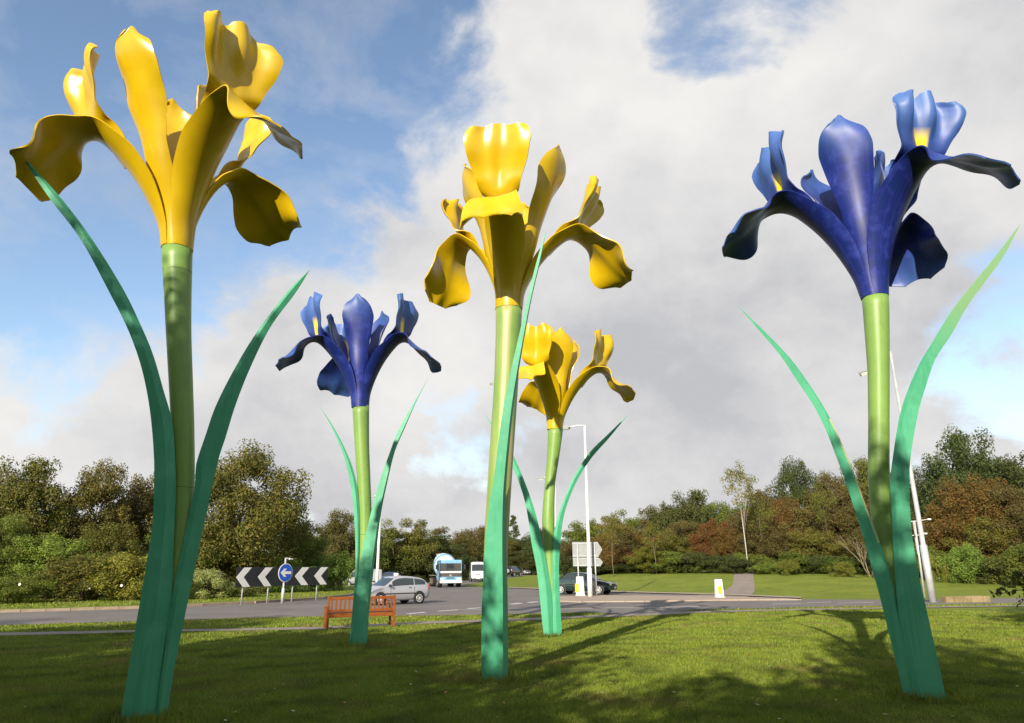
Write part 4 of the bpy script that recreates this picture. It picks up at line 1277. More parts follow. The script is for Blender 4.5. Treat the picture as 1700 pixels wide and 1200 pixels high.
def build_chevrons():
    a, b = gp(404, 1003.5), gp(529, 996.5)
    Fm, L_ = frame_between(a, b)
    rz = math.atan2(Fm[1][0], Fm[0][0])
    root = empty('chevron_sign', a, rz, 'long black sign with four white chevrons on grey posts', 'road sign')
    zs, hh = .90 - ISL * 0, 1.02

    def xat(px):                                             # along the board
        d = ray(px, 960)
        n = Vector((-math.sin(rz), math.cos(rz), 0))
        p = CAMP + d * ((a - CAMP).dot(n) / d.dot(n))
        return (p - a).dot(Vector((math.cos(rz), math.sin(rz), 0)))
    for px in (404, 447, 488, 529):
        d = ray(px, 1000)
        x = xat(px + (470 - px) * .02)
        MB().tube([(x, .05, .0), (x, .05, zs + hh * .9)], .042, 10).build('post', M['galv'], root)
    x0, xm, x1 = xat(391.5), xat(468), xat(543)
    for p, q in ((x0, xm - .004), (xm + .004, x1)):
        MB().box(((p + q) / 2, 0, zs + hh / 2), (q - p, .03, hh), bev=.004).build('board', M['black'], root)
    for l, r in ((391.5, 416), (427.5, 451), (489, 512), (521, 543)):
        A, B = xat(l), xat(r)
        w = B - A
        k = w * .50
        h0, h1, hm = zs + .004, zs + hh - .004, zs + hh * .5
        poly = [(A, hm), (B - k, h1), (B, h1), (A + k, hm), (B, h0), (B - k, h0)]
        MB().prism(poly, .012, Matrix.Translation((0, -.021, 0))).build('chevron', M['sign_white'], root)
    # round blue arrow sign on its own post
    p = gp(468.5, 1001.5)
    root = empty('arrow_sign', p, rz, 'round blue sign with a white left arrow in front of the chevrons', 'road sign')
    zc, R = 1.62, .50
    MB().tube([(0, 0, 0), (0, 0, .78), (0, 0, .80), (0, 0, 2.42)], [.085, .085, .05, .05], 12).build('post', M['galv'], root)
    tilt = Matrix.Rotation(math.pi / 2, 4, 'X')
    o = MB().lathe([(R, -.012), (R, .012)], 40, Matrix.Translation((0, -.07, zc)) @ tilt).build('rim', M['sign_white'], root)
    MB().lathe([(R * .92, -.006), (R * .92, .006)], 40, Matrix.Translation((0, -.09, zc)) @ tilt).build('face', M['sign_blue'], root)
    ar = [(-.36, 0), (-.12, .22), (.06, .22), (-.09, .075), (.38, .075), (.38, -.075), (-.09, -.075), (.06, -.22), (-.12, -.22)]
    MB().prism([(x, z + zc) for x, z in ar], .01, Matrix.Translation((0, -.102, 0))).build('arrow', M['sign_white'], root)
    MB().tube([(0, 0, 2.40), (.02, -.02, 2.40), (.36, -.10, 2.38)], .03, 8).box((.30, -.09, 2.36), (.24, .10, .07), bev=.01).build('sign_lamp', M['white'], root)


def lamp_post(base, top, arm_px, name_label, mat, r=(.13, .075), sleeve=1.7, head=True, dirx=-1):
    """column from a base pixel to a top pixel, with a side arm"""
    p = gp(*base)
    D = math.hypot(p.x, p.y)
    t = at_dist(top[0], top[1], D)
    h = t.z - p.z
    lean = Vector((t.x - p.x, t.y - p.y, 0))
    if lean.length > .03 * h: lean = lean.normalized() * .03 * h
    root = empty('lamp_post', p, 0, name_label, 'lamp post', 'street lamps round the roundabout')
    T = Vector((lean.x, lean.y, h))
    q = T * (sleeve / h)
    MB().tube([(0, 0, -.1), q, q * 1.01, T], [r[0], r[0], r[1] * 1.25, r[1] * .75], 14).build('column', mat, root)
    e = at_dist(arm_px[0], arm_px[1], D) - p
    MB().tube([T - Vector((0, 0, .02)), T.lerp(e, .5) + Vector((0, 0, .04)), e], [r[1] * .7, r[1] * .5, r[1] * .5], 8).build('arm', mat, root)
    d = (e - T).normalized()
    if head:
        rot = Vector((1, 0, 0)).rotation_difference(Vector((d.x, d.y, d.z * .3))).to_matrix()
        L = MB().box(e + d * .28, (.75, .26, .14), rot=rot, bev=.04).build('lantern', M['sign_grey'], root)
        MB().box(e + d * .28 - Vector((0, 0, .08)), (.55, .2, .06), rot=rot, bev=.02).build('lens', M['lamp_glass'], L)
    return root


def build_signs():
    # back of the direction sign
    a, b = gp(961.5, 990), gp(990.5, 990.5)
    Fm, L_ = frame_between(a, b)
    rz = math.atan2(Fm[1][0], Fm[0][0])
    root = empty('direction_sign', a, rz, 'grey back of a double arrow direction sign on two posts', 'road sign')
    n = Vector((-math.sin(rz), math.cos(rz), 0))
    ex = Vector((math.cos(rz), math.sin(rz), 0))

    def loc(px, py):
        d = ray(px, py)
        p = CAMP + d * ((a - CAMP).dot(n) / d.dot(n)) - a
        return (p.dot(ex), p.z)
    for x in (0, L_):
        MB().tube([(x, 0, -.02), (x, 0, loc(970, 901)[1])], .045, 10).build('post', M['galv'], root)
    up = [loc(*q) for q in ((949, 899.5), (991, 899.5), (999, 912), (992, 925.3), (950, 925.3))]
    lo = [loc(*q) for q in ((950, 926.2), (994, 926.2), (1000, 933), (996, 940), (951, 940))]
    for pl_ in (up, lo):
        pn = MB().prism(pl_, .02, Matrix.Translation((0, .07, 0))).build('panel', M['sign_grey'], root)
        zs = [z for _, z in pl_]
        for f in (.12, .88):
            z = min(zs) + (max(zs) - min(zs)) * f
            MB().box(((pl_[0][0] + pl_[1][0]) / 2, .05, z), (pl_[1][0] - pl_[0][0] - .05, .025, .05)).build('stiffener', M['galv'], pn)
    # bollards
    for (px, py, wpx, hpx, lb, yoff) in ((962.5, 990, 12, 30.5, 'white bollard in front of the dark green saloon', -.22), (1192, 993, 12.5, 30, 'white bollard with a yellow face by the footpath on the bank', 0.0)):
        p = gp(px, py) + Vector((0, -.35, .047))
        k = 26.5 if px < 1000 else 30.5
        h, w = hpx / k, wpx / k
        root = empty('bollard', p, .12, lb, 'bollard', 'illuminated traffic bollards')
        MB().box((0, 0, h / 2), (w * 1.15, w * .62, h), bev=.03, taper=.82).build('shell', M['white'], root)
        MB().box((yoff, -w * .30 - .006, h * .42), (w * .5, .012, h * .42), rot=Matrix.Rotation(-.035, 3, 'X')).build('face', M['yellow_face'], root)
        MB().box((0, 0, .02), (w * 1.35, w * .8, .06), bev=.01).build('foot', M['galv'], root)
    # sign post standing beside the leaning lamp, its plates seen edge on
    p = gp(1535, 991)
    root = empty('sign_post', p, 0, 'grey sign post with edge-on plates and two arm lights beside the lamp', 'sign post')
    D = math.hypot(p.x, p.y)
    T = at_dist(1521, 864, D) - p
    T.x, T.y = T.x * .55, T.y * .55
    MB().tube([(0, 0, -.05), T], [.06, .05], 10).build('post', M['galv'], root)
    k = T.z
    for z0, z1 in ((.80, .99), (.55, .77)):
        c = T * ((z0 + z1) / 2)
        MB().box(c + Vector((-.04, .05, 0)), (.05, .75, k * (z1 - z0)), rot=Matrix.Rotation(-.5, 3, 'Z'), bev=.008).build('plate', M['sign_grey'], root)
    for z, l in ((.99, .75), (.80, .42)):
        c = T * z
        e = c + Vector((l, -.1, .10))
        MB().tube([c + Vector((-l * .8, .1, .02)), c, e], .022, 8).build('light_arm', M['white'], root)
        MB().box(e + Vector((.05, 0, .0)), (.2, .09, .09), bev=.03).build('light', M['white'], root)
    # low sandstone block
    a, b = gp(1571, 1000.5), gp(1645, 999.5)
    Fm, L_ = frame_between(a, b)
    root = empty('low_wall', a, math.atan2(Fm[1][0], Fm[0][0]), 'low sandstone wall stub on the verge behind the blue iris', 'wall')
    rr = random.Random(4)
    x = 0
    while x < L_ - .1:
        w = min(rr.uniform(.35, .6), L_ - x)
        MB().box((x + w / 2, .15, .13), (w - .012, .34, .30 + rr.uniform(-.02, .02)), bev=.02).build('stone', M['stone'], root)
        x += w


lamp_post((980, 991.5), (970.5, 706), (944, 709), 'tall white lamp post on the traffic island beside the direction sign', M['white'], r=(.15, .085))
lamp_post((1549, 1000), (1478, 584), (1446, 611), 'tall pale lamp post on the verge behind the blue iris', M['galv'], r=(.16, .09), sleeve=2.6)
lamp_post((625, 982), (632.5, 820), (622, 823), 'lamp post behind the blue iris by the bench', M['white'], r=(.13, .10))
lamp_post((921, 972), (922, 790), (902, 793), 'lamp post hidden behind the small yellow iris stem', M['white'], r=(.13, .09))
lamp_post((838, 975), (836, 634), (824, 636), 'lamp post hidden behind the flaking stem of the yellow iris', M['galv'], r=(.14, .09))
lamp_post((879.5, 951), (879.5, 895), (873, 895.5), 'small distant lamp post along the side road', M['galv'], r=(.16, .14))
build_bench()
build_chevrons()
build_signs()

# ------------------------------------------------------------------ vehicles
BODY = {  # x, bottom, belt, top, half width
    'hatch': dict(st=[(-1.96, .42, .70, .72, .66), (-1.93, .34, .90, .93, .75), (-1.84, .30, .96, 1.06, .80), (-1.66, .28, .985, 1.24, .825), (-1.40, .27, .98, 1.36, .835), (-.9, .24, .965, 1.43, .84), (-.3, .22, .945, 1.465, .84), (.12, .22, .93, 1.435, .84), (.34, .22, .925, 1.37, .838),
                      (.72, .22, .92, 1.13, .835), (1.04, .22, .915, .955, .83), (1.20, .23, .885, .90, .825), (1.55, .25, .80, .815, .80), (1.78, .28, .68, .69, .75), (1.90, .30, .58, .59, .68), (1.95, .36, .48, .49, .60)],
                  side=[(-1.62, -.92), (-.86, .52)], shield=(.38, 1.00), rear=(-1.85, -1.62), wheels=(-1.22, 1.24), wr=.305),
    'saloon': dict(st=[(-2.2, .42, .72, .74, .70), (-2.16, .34, .90, .92, .78), (-2.0, .30, .95, .96, .83), (-1.55, .27, .965, 1.0, .85), (-1.28, .26, .96, 1.17, .852), (-1.0, .25, .955, 1.33, .855), (-.7, .24, .95, 1.405, .855), (-.2, .22, .93, 1.425, .855), (.2, .22, .92, 1.40, .855), (.42, .22, .915, 1.33, .855),
                       (.8, .22, .905, 1.10, .85), (1.12, .22, .90, .93, .845), (1.3, .23, .875, .885, .84), (1.75, .25, .80, .81, .81), (2.02, .28, .70, .71, .76), (2.14, .30, .60, .61, .70), (2.19, .36, .48, .49, .62)],
                   side=[(-1.15, -.32), (-.26, .62)], shield=(.46, 1.08), rear=(-1.50, -1.04), wheels=(-1.32, 1.33), wr=.31),
    'suv': dict(st=[(-2.0, .50, .80, .83, .78), (-1.97, .44, 1.05, 1.25, .83), (-1.9, .42, 1.08, 1.55, .86), (-1.7, .40, 1.09, 1.70, .87), (-.6, .38, 1.07, 1.74, .87), (0, .38, 1.05, 1.72, .87), (.25, .38, 1.05, 1.64, .87), (.85, .38, 1.05, 1.10, .87), (1.3, .40, 1.0, 1.02, .86), (1.8, .42, .92, .93, .82), (1.95, .48, .70, .71, .74)],
                side=[(-1.65, -.9), (-.82, .5)], shield=(.28, .80), rear=(-1.965, -1.90), wheels=(-1.2, 1.2), wr=.36),
    'van': dict(st=[(-2.6, .40, 1.2, 2.35, .88), (-2.5, .36, 1.22, 2.48, .94), (-1.5, .34, 1.22, 2.55, .96), (.6, .34, 1.22, 2.55, .96), (1.0, .34, 1.22, 2.46, .96), (1.25, .34, 1.21, 2.30, .955), (1.95, .34, 1.18, 1.30, .94), (2.15, .36, 1.10, 1.13, .92), (2.42, .38, .95, .97, .88), (2.55, .42, .70, .72, .80)],
                side=[(.85, 1.55)], shield=(1.30, 1.92), rear=(-2.59, -2.55), wheels=(-1.55, 1.75), wr=.34),
}
BODY['van']['side'] = [(-.6, .6), (.75, 1.5)]


def build_car(name, label, loc, heading, style, paint, cat='car', plate='front', extras=(), group=None):
    B = BODY[style]
    root = empty(name, loc, heading, label, cat, group)
    st = np.array(B['st'])

    def at(x):
        return [float(np.interp(x, st[:, 0], st[:, i])) for i in range(1, 5)]

    def roofw(hw, belt, top):
        return hw * .975 - (top - belt) * (.30 if style != 'van' else .10)

    def sec(x):
        zb, be, tp, hw = at(x)
        rw = roofw(hw, be, tp)
        e = min(.05, (tp - be) * .3 + .004)
        return [(0, zb), (hw * .86, zb), (hw * .97, zb + .10), (hw, zb + (be - zb) * .55), (hw * .975, be), (rw + .012, tp - e), (rw * .90, tp), (rw * .5, tp + .018), (0, tp + .024)]
    xs = np.unique(np.concatenate([st[:, 0], np.linspace(st[0, 0], st[-1, 0], 36)]))
    V, Fq = [], []
    for x in xs:
        s = sec(x)
        ring = s + [(-y, z) for y, z in reversed(s[1:-1])]
        V += [(x, y, z) for y, z in ring]
    m = len(ring)
    for i in range(len(xs) - 1):
        for j in range(m):
            Fq.append((i * m + j, (i + 1) * m + j, (i + 1) * m + (j + 1) % m, i * m + (j + 1) % m))
    bm = bmesh.new()
    bv = [bm.verts.new(v) for v in V]
    for f in Fq:
        fc = bm.faces.new([bv[i] for i in f])
        fc.smooth = True
    bm.faces.new([bv[i] for i in range(m)])
    bm.faces.new([bv[(len(xs) - 1) * m + i] for i in reversed(range(m))])
    bmesh.ops.recalc_face_normals(bm, faces=bm.faces)
    me = bpy.data.meshes.new('body')
    bm.to_mesh(me)
    bm.free()
    me.materials.append(paint)
    link('body', me, root)
    # glass
    for a, b in B['side']:
        for sgn in (1, -1):
            V, Fq = [], []
            g = np.linspace(a, b, 10)
            for k, x in enumerate(g):
                zb, be, tp, hw = at(x)
                rw = roofw(hw, be, tp)
                e = min(.05, (tp - be) * .3 + .004)
                lo, hi = (.10, .90) if (tp - be) > .2 else (.2, .75)
                for f in (lo, hi):
                    y = hw * .975 + (rw + .012 - hw * .975) * f
                    z = be + (tp - e - be) * f
                    V.append((x, sgn * (y + .012), z + .004))
            for k in range(len(g) - 1):
                q = (2 * k, 2 * k + 2, 2 * k + 3, 2 * k + 1)
                Fq.append(q if sgn < 0 else q[::-1])
            link('side_window', mesh_np('side_window', V, Fq, M['glass'], True), root)
    for nm, (a, b) in (('windscreen', B['shield']), ('rear_window', B['rear'])):
        V, Fq = [], []
        g = np.linspace(a, b, 8)
        for x in g:
            zb, be, tp, hw = at(x)
            rw = roofw(hw, be, tp) - .05
            n = Vector((1 if nm == 'windscreen' else -1, 0, .8)).normalized() * .016
            for yy in np.linspace(-1, 1, 7):
                V.append((x + n.x, yy * rw, tp + .024 - .016 * yy * yy + n.z))
        for k in range(len(g) - 1):
            for j in range(6):
                Fq.append((k * 7 + j, (k + 1) * 7 + j, (k + 1) * 7 + j + 1, k * 7 + j + 1))
        link(nm, mesh_np(nm, V, Fq, M['glass'], True), root)
    # wheels
    R = B['wr']
    for wx in B['wheels']:
        hw = at(wx)[3]
        for sgn in (1, -1):
            rot = Matrix.Rotation(math.pi / 2 * sgn, 4, 'X')
            MB().lathe([(R * 1.17, 0), (R * 1.17, .012)], 28, Matrix.Translation((wx, -sgn * -(hw - .004), R + .03)) @ Matrix.Rotation(-math.pi / 2 * sgn, 4, 'X')).build('wheel_arch', M['trim'], root)
            Mt = Matrix.Translation((wx, sgn * (hw - .16), R)) @ Matrix.Rotation(-math.pi / 2 * sgn, 4, 'X')
            w = MB().lathe([(R * .55, 0), (R * .96, 0), (R, .03), (R, .16), (R * .94, .19), (R * .68, .192)], 26, Mt).build('wheel', M['tyre'], root)
            mb = MB().lathe([(R * .68, .17), (R * .68, .197), (R * .60, .199), (R * .58, .17)], 22, Mt, cap=False)
            mb.lathe([(R * .16, .15), (R * .16, .21)], 10, Mt)
            for s in range(7):
                an = s * 2 * math.pi / 7
                mb.box(Mt @ Vector((math.cos(an) * R * .37, math.sin(an) * R * .37, .198)), (R * .48, R * .13, .016), rot=(Mt.to_3x3() @ Matrix.Rotation(an, 3, 'Z')))
            mb.build('rim', M['rim'], w)
    # lights, plates, trim
    xf, xr = st[-1, 0], st[0, 0]
    fz = {'hatch': .66, 'saloon': .66, 'suv': .86, 'van': .95}[style]
    for sgn in (1, -1):
        x = xf - {'hatch': .14, 'saloon': .13, 'suv': .12, 'van': .16}[style]
        hw = at(x)[3]
        MB().box((x + .02, sgn * (hw - .17), fz), (.14, .34, .13), rot=Matrix.Rotation(-.35 * sgn, 3, 'Z'), bev=.03).build('headlight', M['lamp_glass'], root)
        MB().box((xr + .07, sgn * (at(xr + .06)[3] - .06), .88 if style != 'suv' else 1.0), (.10, .14, .24), bev=.02).build('tail_light', M['red_lens'], root)
        mx = {'hatch': .72, 'saloon': .80, 'suv': .62, 'van': 1.62}[style]
        zb, be, tp, hw = at(mx)
        MB().box((mx, sgn * (hw + .09), be + .07), (.10, .20, .13), bev=.03).build('mirror', M['trim'] if style != 'suv' else paint, root)
    hwf = at(xf - .08)[3]
    MB().box((xf - .03, 0, .40), (.14, hwf * 1.55, .10), bev=.03).build('bumper', M['trim'] if style != 'hatch' else paint, root)
    MB().box((xf - .06, 0, fz - .02), (.08, .66, .09), bev=.01).build('grille', M['trim'], root)
    MB().box((xf + .045, 0, .44), (.012, .50, .11)).build('number_plate', M['plate_white'], root)
    MB().box((xr - .012, 0, .72), (.03, .50, .11)).build('number_plate', M['plate_yellow'], root)
    if style in ('hatch', 'saloon'):
        for sgn in (1, -1):
            hw = at(0)[3]
            MB().box((0, sgn * (hw + .004), .58), (2.0 if style == 'hatch' else 2.2, .02, .05), bev=.006).build('side_trim', M['trim'], root)
            MB().box((-.62, sgn * (hw * .985), .86), (.18, .03, .04), bev=.01).build('door_handle', M['trim'], root)
            for x in ((.62, -.90) if style == 'hatch' else (.72, -.29, -1.18)):
                MB().box((x, sgn * (at(x)[3] * .993), .62), (.012, .014, .56)).build('door_gap', M['trim'], root)
    if 'roof_sign' in extras:
        MB().box((-.15, 0, 1.56), (.16, .30, .15), bev=.03).build('roof_sign', M['white'], root)
    if 'spare' in extras:
        MB().lathe([(.34, 0), (.34, .14), (.28, .18)], 24, Matrix.Translation((xr + .01, 0, 1.0)) @ Matrix.Rotation(-math.pi / 2, 4, 'Y')).build('spare_wheel_cover', M['white'], root)
    return root


def build_mixer():
    p = gp(742, 974.5)
    root = empty('concrete_mixer_truck', p, -math.pi / 2 + .24, 'light blue and white concrete mixer truck coming down the side road', 'truck')
    # x forward
    MB().box((-2.6, 0, .85), (6.6, .95, .28), bev=.03).build('chassis', M['grime'], root)
    cab = MB().box((1.35, 0, 1.62), (1.7, 2.3, 2.0), bev=.10).build('cab', M['truck_blue'], root)
    MB().box((2.215, 0, 1.93), (.03, 2.08, .74), bev=.012).build('windscreen', M['glass'], cab)
    MB().box((2.22, 0, 1.46), (.035, 2.18, .17), bev=.01).build('white_band', M['white'], cab)
    MB().box((2.23, 0, 1.17), (.04, 2.16, .38), bev=.01).build('grille', M['trim'], cab)
    for i in range(3):
        MB().box((2.255, 0, 1.06 + i * .11), (.02, 2.0, .02)).build('grille_bar', M['grime'], cab)
    MB().box((2.25, 0, 1.15), (.05, .22, .16), bev=.02).build('badge', M['sign_grey'], cab)
    MB().box((2.22, 0, .86), (.12, 2.26, .30), bev=.03).build('panel', M['truck_blue'], root)
    MB().box((2.285, 0, .90), (.02, .8, .10)).build('vent', M['trim'], root)
    MB().box((2.24, 0, .55), (.16, 2.3, .26), bev=.04).build('bumper', M['white'], root)
    MB().box((2.33, 0, .60), (.012, .56, .13)).build('number_plate', M['plate_white'], root)
    for s in (1, -1):
        MB().box((2.285, s * .84, .80), (.04, .42, .17), bev=.02).build('headlight', M['lamp_glass'], root)
        MB().box((2.30, s * 1.08, .80), (.03, .10, .16), bev=.01).build('indicator', M['amber'], root)
        MB().box((1.55, s * 1.165, 1.93), (.85, .02, .62), bev=.008).build('side_window', M['glass'], cab)
        MB().tube([(2.1, s * 1.14, 2.25), (2.25, s * 1.38, 2.2), (2.25, s * 1.38, 1.7)], .02, 6).box((2.25, s * 1.40, 1.95), (.05, .20, .42), bev=.01).build('mirror', M['trim'], cab)
        for wx in (1.35, -3.1, -4.4):
            Mt = Matrix.Translation((wx, s * .86, .52)) @ Matrix.Rotation(-math.pi / 2 * s, 4, 'X')
            w = MB().lathe([(.3, -.1), (.50, -.1), (.52, -.05), (.52, .22), (.49, .28), (.34, .28)], 24, Mt).build('wheel', M['tyre'], root)
            MB().lathe([(.32, .18), (.32, .285), (.18, .30), (.16, .24)], 18, Mt).build('rim', M['grime'], w)
        MB().box((-3.7, s * 1.02, 1.14), (2.6, .45, .05), bev=.01).build('mudguard', M['grime'], root)
        MB().tube([(.30, s * .8, .95), (.15, s * .8, 1.9), (-.1, s * .55, 2.1)], .07, 6).build('drum_frame', M['white'], root)
    # drum, tilted up to the rear
    ax = Matrix.Translation((-.1, 0, 1.75)) @ Matrix.Rotation(-math.pi / 2 + .22, 4, 'Y')
    prof = [(.15, 0), (.75, .08), (1.02, .5), (1.14, 1.2), (1.16, 1.9), (1.02, 2.9), (.72, 3.9), (.48, 4.6), (.46, 4.75)]
    MB().lathe(prof, 32, ax).build('drum', M['drum'], root)
    mb = MB()
    mb.lathe([(1.165, 1.15), (1.175, 1.2), (1.19, 1.85), (1.165, 1.95)], 32, ax)
    mb.build('drum_band', M['truck_blue'], root)
    MB().lathe([(.55, 0), (.28, -.6)], 16, Matrix.Translation((-4.75, 0, 3.35))).build('hopper', M['grime'], root)
    MB().tube([(-4.6, 0, .9), (-4.8, 0, 2.9)], .12, 8).build('rear_frame', M['grime'], root)


p = gp(652, 1003)
build_car('hatchback', 'silver grey three door hatchback with a small white roof sign behind the bench', p, math.radians(219), 'hatch', M['silver_paint'], extras=('roof_sign',)).scale = (.92, .92, .95)
p = gp(969, 986.5)
build_car('saloon_car', 'dark green saloon car behind the traffic island', p, math.radians(-24), 'saloon', M['green_paint'])
build_mixer()
p = gp(792, 965.0)
build_car('minibus', 'white van following the concrete mixer', p, math.radians(-90 + 6), 'van', M['van_paint'], cat='van')
p = gp(852, 957.0)
build_car('off_road_car', 'charcoal off road car with a white spare wheel cover driving away', p, math.radians(62), 'suv', M['dark_paint'], extras=('spare',))
p = gp(870.5, 954.2)
build_car('hatchback', 'silver car far down the side road', p, math.radians(-70), 'hatch', M['silver_paint'], group='cars far down the side road')
p = gp(881, 953.4)
build_car('saloon_car', 'blue car far down the side road', p, math.radians(-80), 'saloon', M['blue_paint'], group='cars far down the side road')
p = gp(601, 972.5)
build_car('delivery_van', 'pale van half hidden behind the blue iris leaves', p, math.radians(190), 'van', M['sign_grey'], cat='van').scale = (.85, .85, .72)
p = gp(640, 969.5)
build_car('hatchback', 'dark blue car peeping over the silver hatchback', p, math.radians(185), 'hatch', M['blue_paint'])

# ------------------------------------------------------------------ grass, fallen leaves, near twig
def blades(n, d0, d1, test, hgt, wid, zoff, seed, power=1.0):
    rs = np.random.default_rng(seed)
    dd = d0 * (d1 / d0) ** rs.random(n) if power == 1.0 else rs.uniform(d0, d1, n)
    an = rs.uniform(-.92, .92, n)
    X, Y = dd * np.sin(an), dd * np.cos(an)
    Z = height(X, Y)
    px, py = project(np.stack([X, Y, Z], 1))
    k = test(px, py) & (px > -480) & (px < 2180) & (py < 1290)
    X, Y, Z, dd = X[k], Y[k], Z[k], dd[k]
    n = len(X)
    # patchy growth
    pat = .5 + .5 * np.sin(X * 1.7 + np.sin(Y * 1.1) * 1.3) * np.sin(Y * 1.9 + np.sin(X * .8))
    h = hgt * rs.uniform(.45, 1.15, n) * (.7 + .5 * pat) * (dd / d0) ** .25
    w = wid * (dd / d0) ** .85 * rs.uniform(.7, 1.3, n)
    a = rs.uniform(0, 6.283, n)
    ln = rs.uniform(.1, .9, n)
    b = rs.uniform(0, 6.283, n)
    P = np.stack([X, Y, Z + zoff - .012], 1)
    t = np.stack([np.cos(a), np.sin(a), np.zeros(n)], 1) * w[:, None] / 2
    tip = P + np.stack([np.cos(b) * ln * h, np.sin(b) * ln * h, h], 1)
    V = np.stack([P - t, P + t, tip], 1).reshape(-1, 3)
    return V, np.arange(n * 3).reshape(n, 3)


lo_x, lo_y = [p[0] for p in PATH_LO], [p[1] for p in PATH_LO]
up_x, up_y = [p[0] for p in PATH_UP], [p[1] for p in PATH_UP]
ne_x, ne_y = [p[0] for p in NEAR_EDGE], [p[1] for p in NEAR_EDGE]
V1, F1 = blades(880000, 7.4, 33.0, lambda x, y: y > np.interp(x, lo_x, lo_y) + .8, .050, .011, 0, 1)
rs = np.random.default_rng(77)
rv = []
for k_ in 'ABCDE':
    g_ = gp(*PLANT[k_]['base'])
    n = 900
    a = rs.uniform(0, 6.283, n)
    r = .34 + np.abs(rs.normal(0, .16, n))
    X, Y = g_.x + r * np.cos(a), g_.y - .18 + r * np.sin(a)
    h = rs.uniform(.05, .17, n)
    w = rs.uniform(.012, .022, n)
    b = rs.uniform(0, 6.283, n)
    P = np.stack([X, Y, np.full(n, -.01)], 1)
    t = np.stack([np.cos(b), np.sin(b), np.zeros(n)], 1) * w[:, None] / 2
    tip = P + np.stack([rs.normal(0, .4, n) * h, rs.normal(0, .4, n) * h, h], 1)
    rv.append(np.stack([P - t, P + t, tip], 1).reshape(-1, 3))
V1 = np.concatenate([V1] + rv)
F1 = np.arange(len(V1)).reshape(-1, 3)
tag(link('grass', mesh_np('grass', V1, F1, M['grass'])), 'short mown grass blades of the near lawn', 'grass', kind='stuff')
V2, F2 = blades(190000, 20.0, 40.0, lambda x, y: (y < np.interp(x, up_x, up_y) - .6) & (y > np.interp(x, ne_x, ne_y) + .5), .07, .03, 0, 2)
tag(link('grass', mesh_np('verge_grass', V2, F2, M['grass'])), 'grass blades of the verge between footpath and road', 'grass', kind='stuff')
is_x, is_y = [p[0] for p in ISLAND_NEAR], [p[1] for p in ISLAND_NEAR]
V3, F3 = blades(120000, 30.0, 62.0, lambda x, y: (x < 600) & (y < np.interp(x, is_x, is_y) - 2.2), .09, .05, .115, 3)
tag(link('grass', mesh_np('island_grass', V3, F3, M['grass'])), 'grass blades of the roundabout centre', 'grass', kind='stuff')

rs = np.random.default_rng(12)
n = 300
dd = rs.uniform(8.3, 22, n)
an = rs.uniform(-.66, .66, n)
pos = np.stack([dd * np.sin(an), dd * np.cos(an), np.full(n, .045)], 1)
a = rs.uniform(0, 6.28, n)
t = np.stack([np.cos(a), np.sin(a), rs.uniform(-.3, .3, n)], 1) * rs.uniform(.02, .042, n)[:, None]
b = np.stack([-np.sin(a), np.cos(a), rs.uniform(-.3, .3, n)], 1) * rs.uniform(.012, .022, n)[:, None]
V = np.stack([pos - t, pos + b, pos + t, pos - b], 1).reshape(-1, 3)
tag(link('fallen_leaves', mesh_np('fallen_leaves', V, np.arange(n * 4).reshape(n, 4), M['fallen'])), 'scattered fallen leaves and daisies on the lawn', 'leaves', kind='stuff')


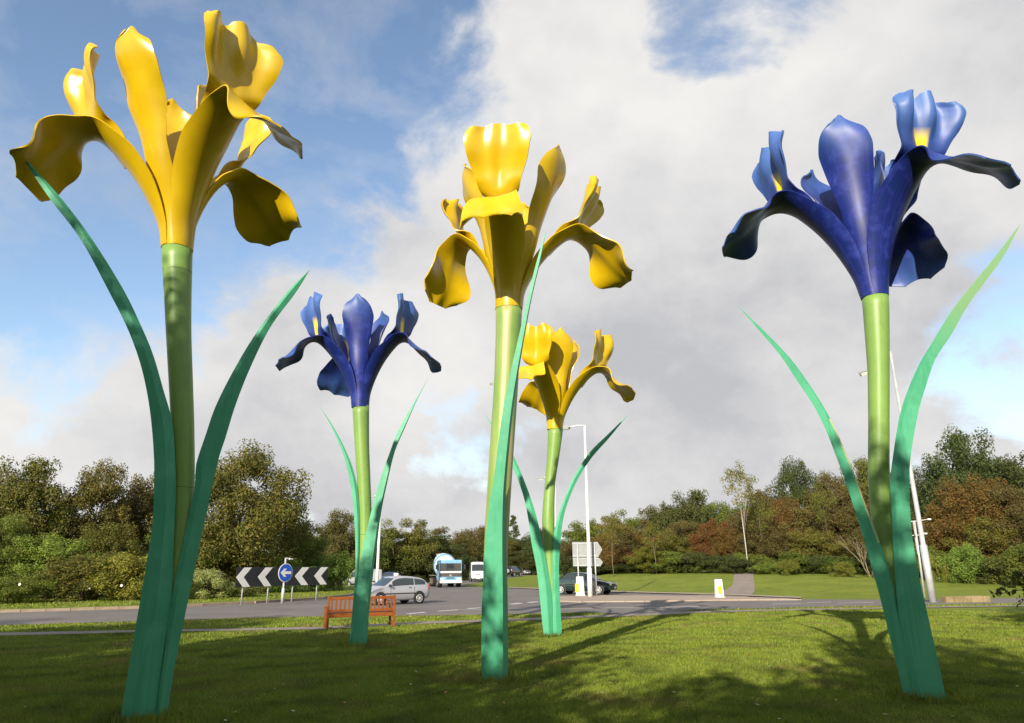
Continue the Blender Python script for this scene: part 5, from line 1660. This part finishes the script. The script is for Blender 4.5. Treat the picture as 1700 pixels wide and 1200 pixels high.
# white blossoms on the domed shrub
def blossom(px, py, D, lb):
    p = at_dist(px, py, D)
    root = empty('rose_bloom', p, 0, lb, 'flower', 'white blooms on the roundabout shrubs')
    root.scale = (.6, .6, .6)
    for i in range(5):
        an = i * 1.257
        MB().lathe([(.02, -.02), (.075, .0), (.05, .035)], 8, Matrix.Translation((math.cos(an) * .07, -.02, math.sin(an) * .07)) @ Matrix.Rotation(math.pi / 2, 4, 'X')).build('petal', M['white'], root)


blossom(33, 970, 48.2, 'white bloom on the low mid green shrub')
blossom(150, 976, 49.6, 'white bloom on the domed olive shrub')
blossom(202, 972, 47.8, 'white bloom on the yellow green shrub')


# tree just outside the picture whose low branch reaches in
def edge_tree():
    x, y = 13.6, 8.2
    r = plant('shade1', 'mid', (x, y, -.02), 9.6, 7.6, 'shade_tree', 'tree beside the lawn whose low leafy twig hangs over the grass', 'tree', 'shade trees round the lawn', rz=.4)
    tip = at_dist(1652, 990, 10.6)
    st = Vector((x, y, 3.0))
    inv = Matrix.Diagonal((1 / r.scale.x, 1 / r.scale.y, 1 / r.scale.z)) @ Matrix.Rotation(-.4, 3, 'Z')
    rr = random.Random(8)
    mb = MB()
    lf = []
    main = [st, st.lerp(tip, .45) + Vector((0, 0, -.35)), at_dist(1730, 950, 10.6), at_dist(1690, 958, 10.5), at_dist(1655, 985, 10.5)]
    L0 = r.location
    mb.tube([inv @ (q - L0) for q in main], [.06, .03, .014, .008, .004], 6)
    twigs = [[(1725, 952), (1690, 958), (1665, 972), (1655, 986)], [(1725, 975), (1690, 980), (1668, 984), (1650, 986)], [(1730, 985), (1705, 990), (1692, 1004)], [(1720, 955), (1700, 952), (1682, 956)]]
    for tw in twigs:
        P = [at_dist(a_, b_, 10.5 + rr.uniform(-.15, .15)) for a_, b_ in tw]
        mb.tube([inv @ (q - L0) for q in P], [.008, .006, .005, .003][:len(P)], 5)
        for i in range(len(P) - 1):
            for j in range(9):
                lf.append(P[i].lerp(P[i + 1], rr.random()) + Vector((rr.uniform(-.05, .05), rr.uniform(-.08, .08), rr.uniform(-.045, .045))))
    mb.build('branch', M['bark'], r)
    rs_ = np.random.default_rng(5)
    V_, F_q = leaf_cloud([tuple(q) for q in lf], [.01] * len(lf), [1] * len(lf), .058, rs_, shape=.6)
    V_ = np.array([tuple(inv @ (Vector(q) - L0)) for q in V_])
    link('twig_leaves', mesh_np('twig_leaves', V_, F_q, M['leaf_dark']), r)


edge_tree()
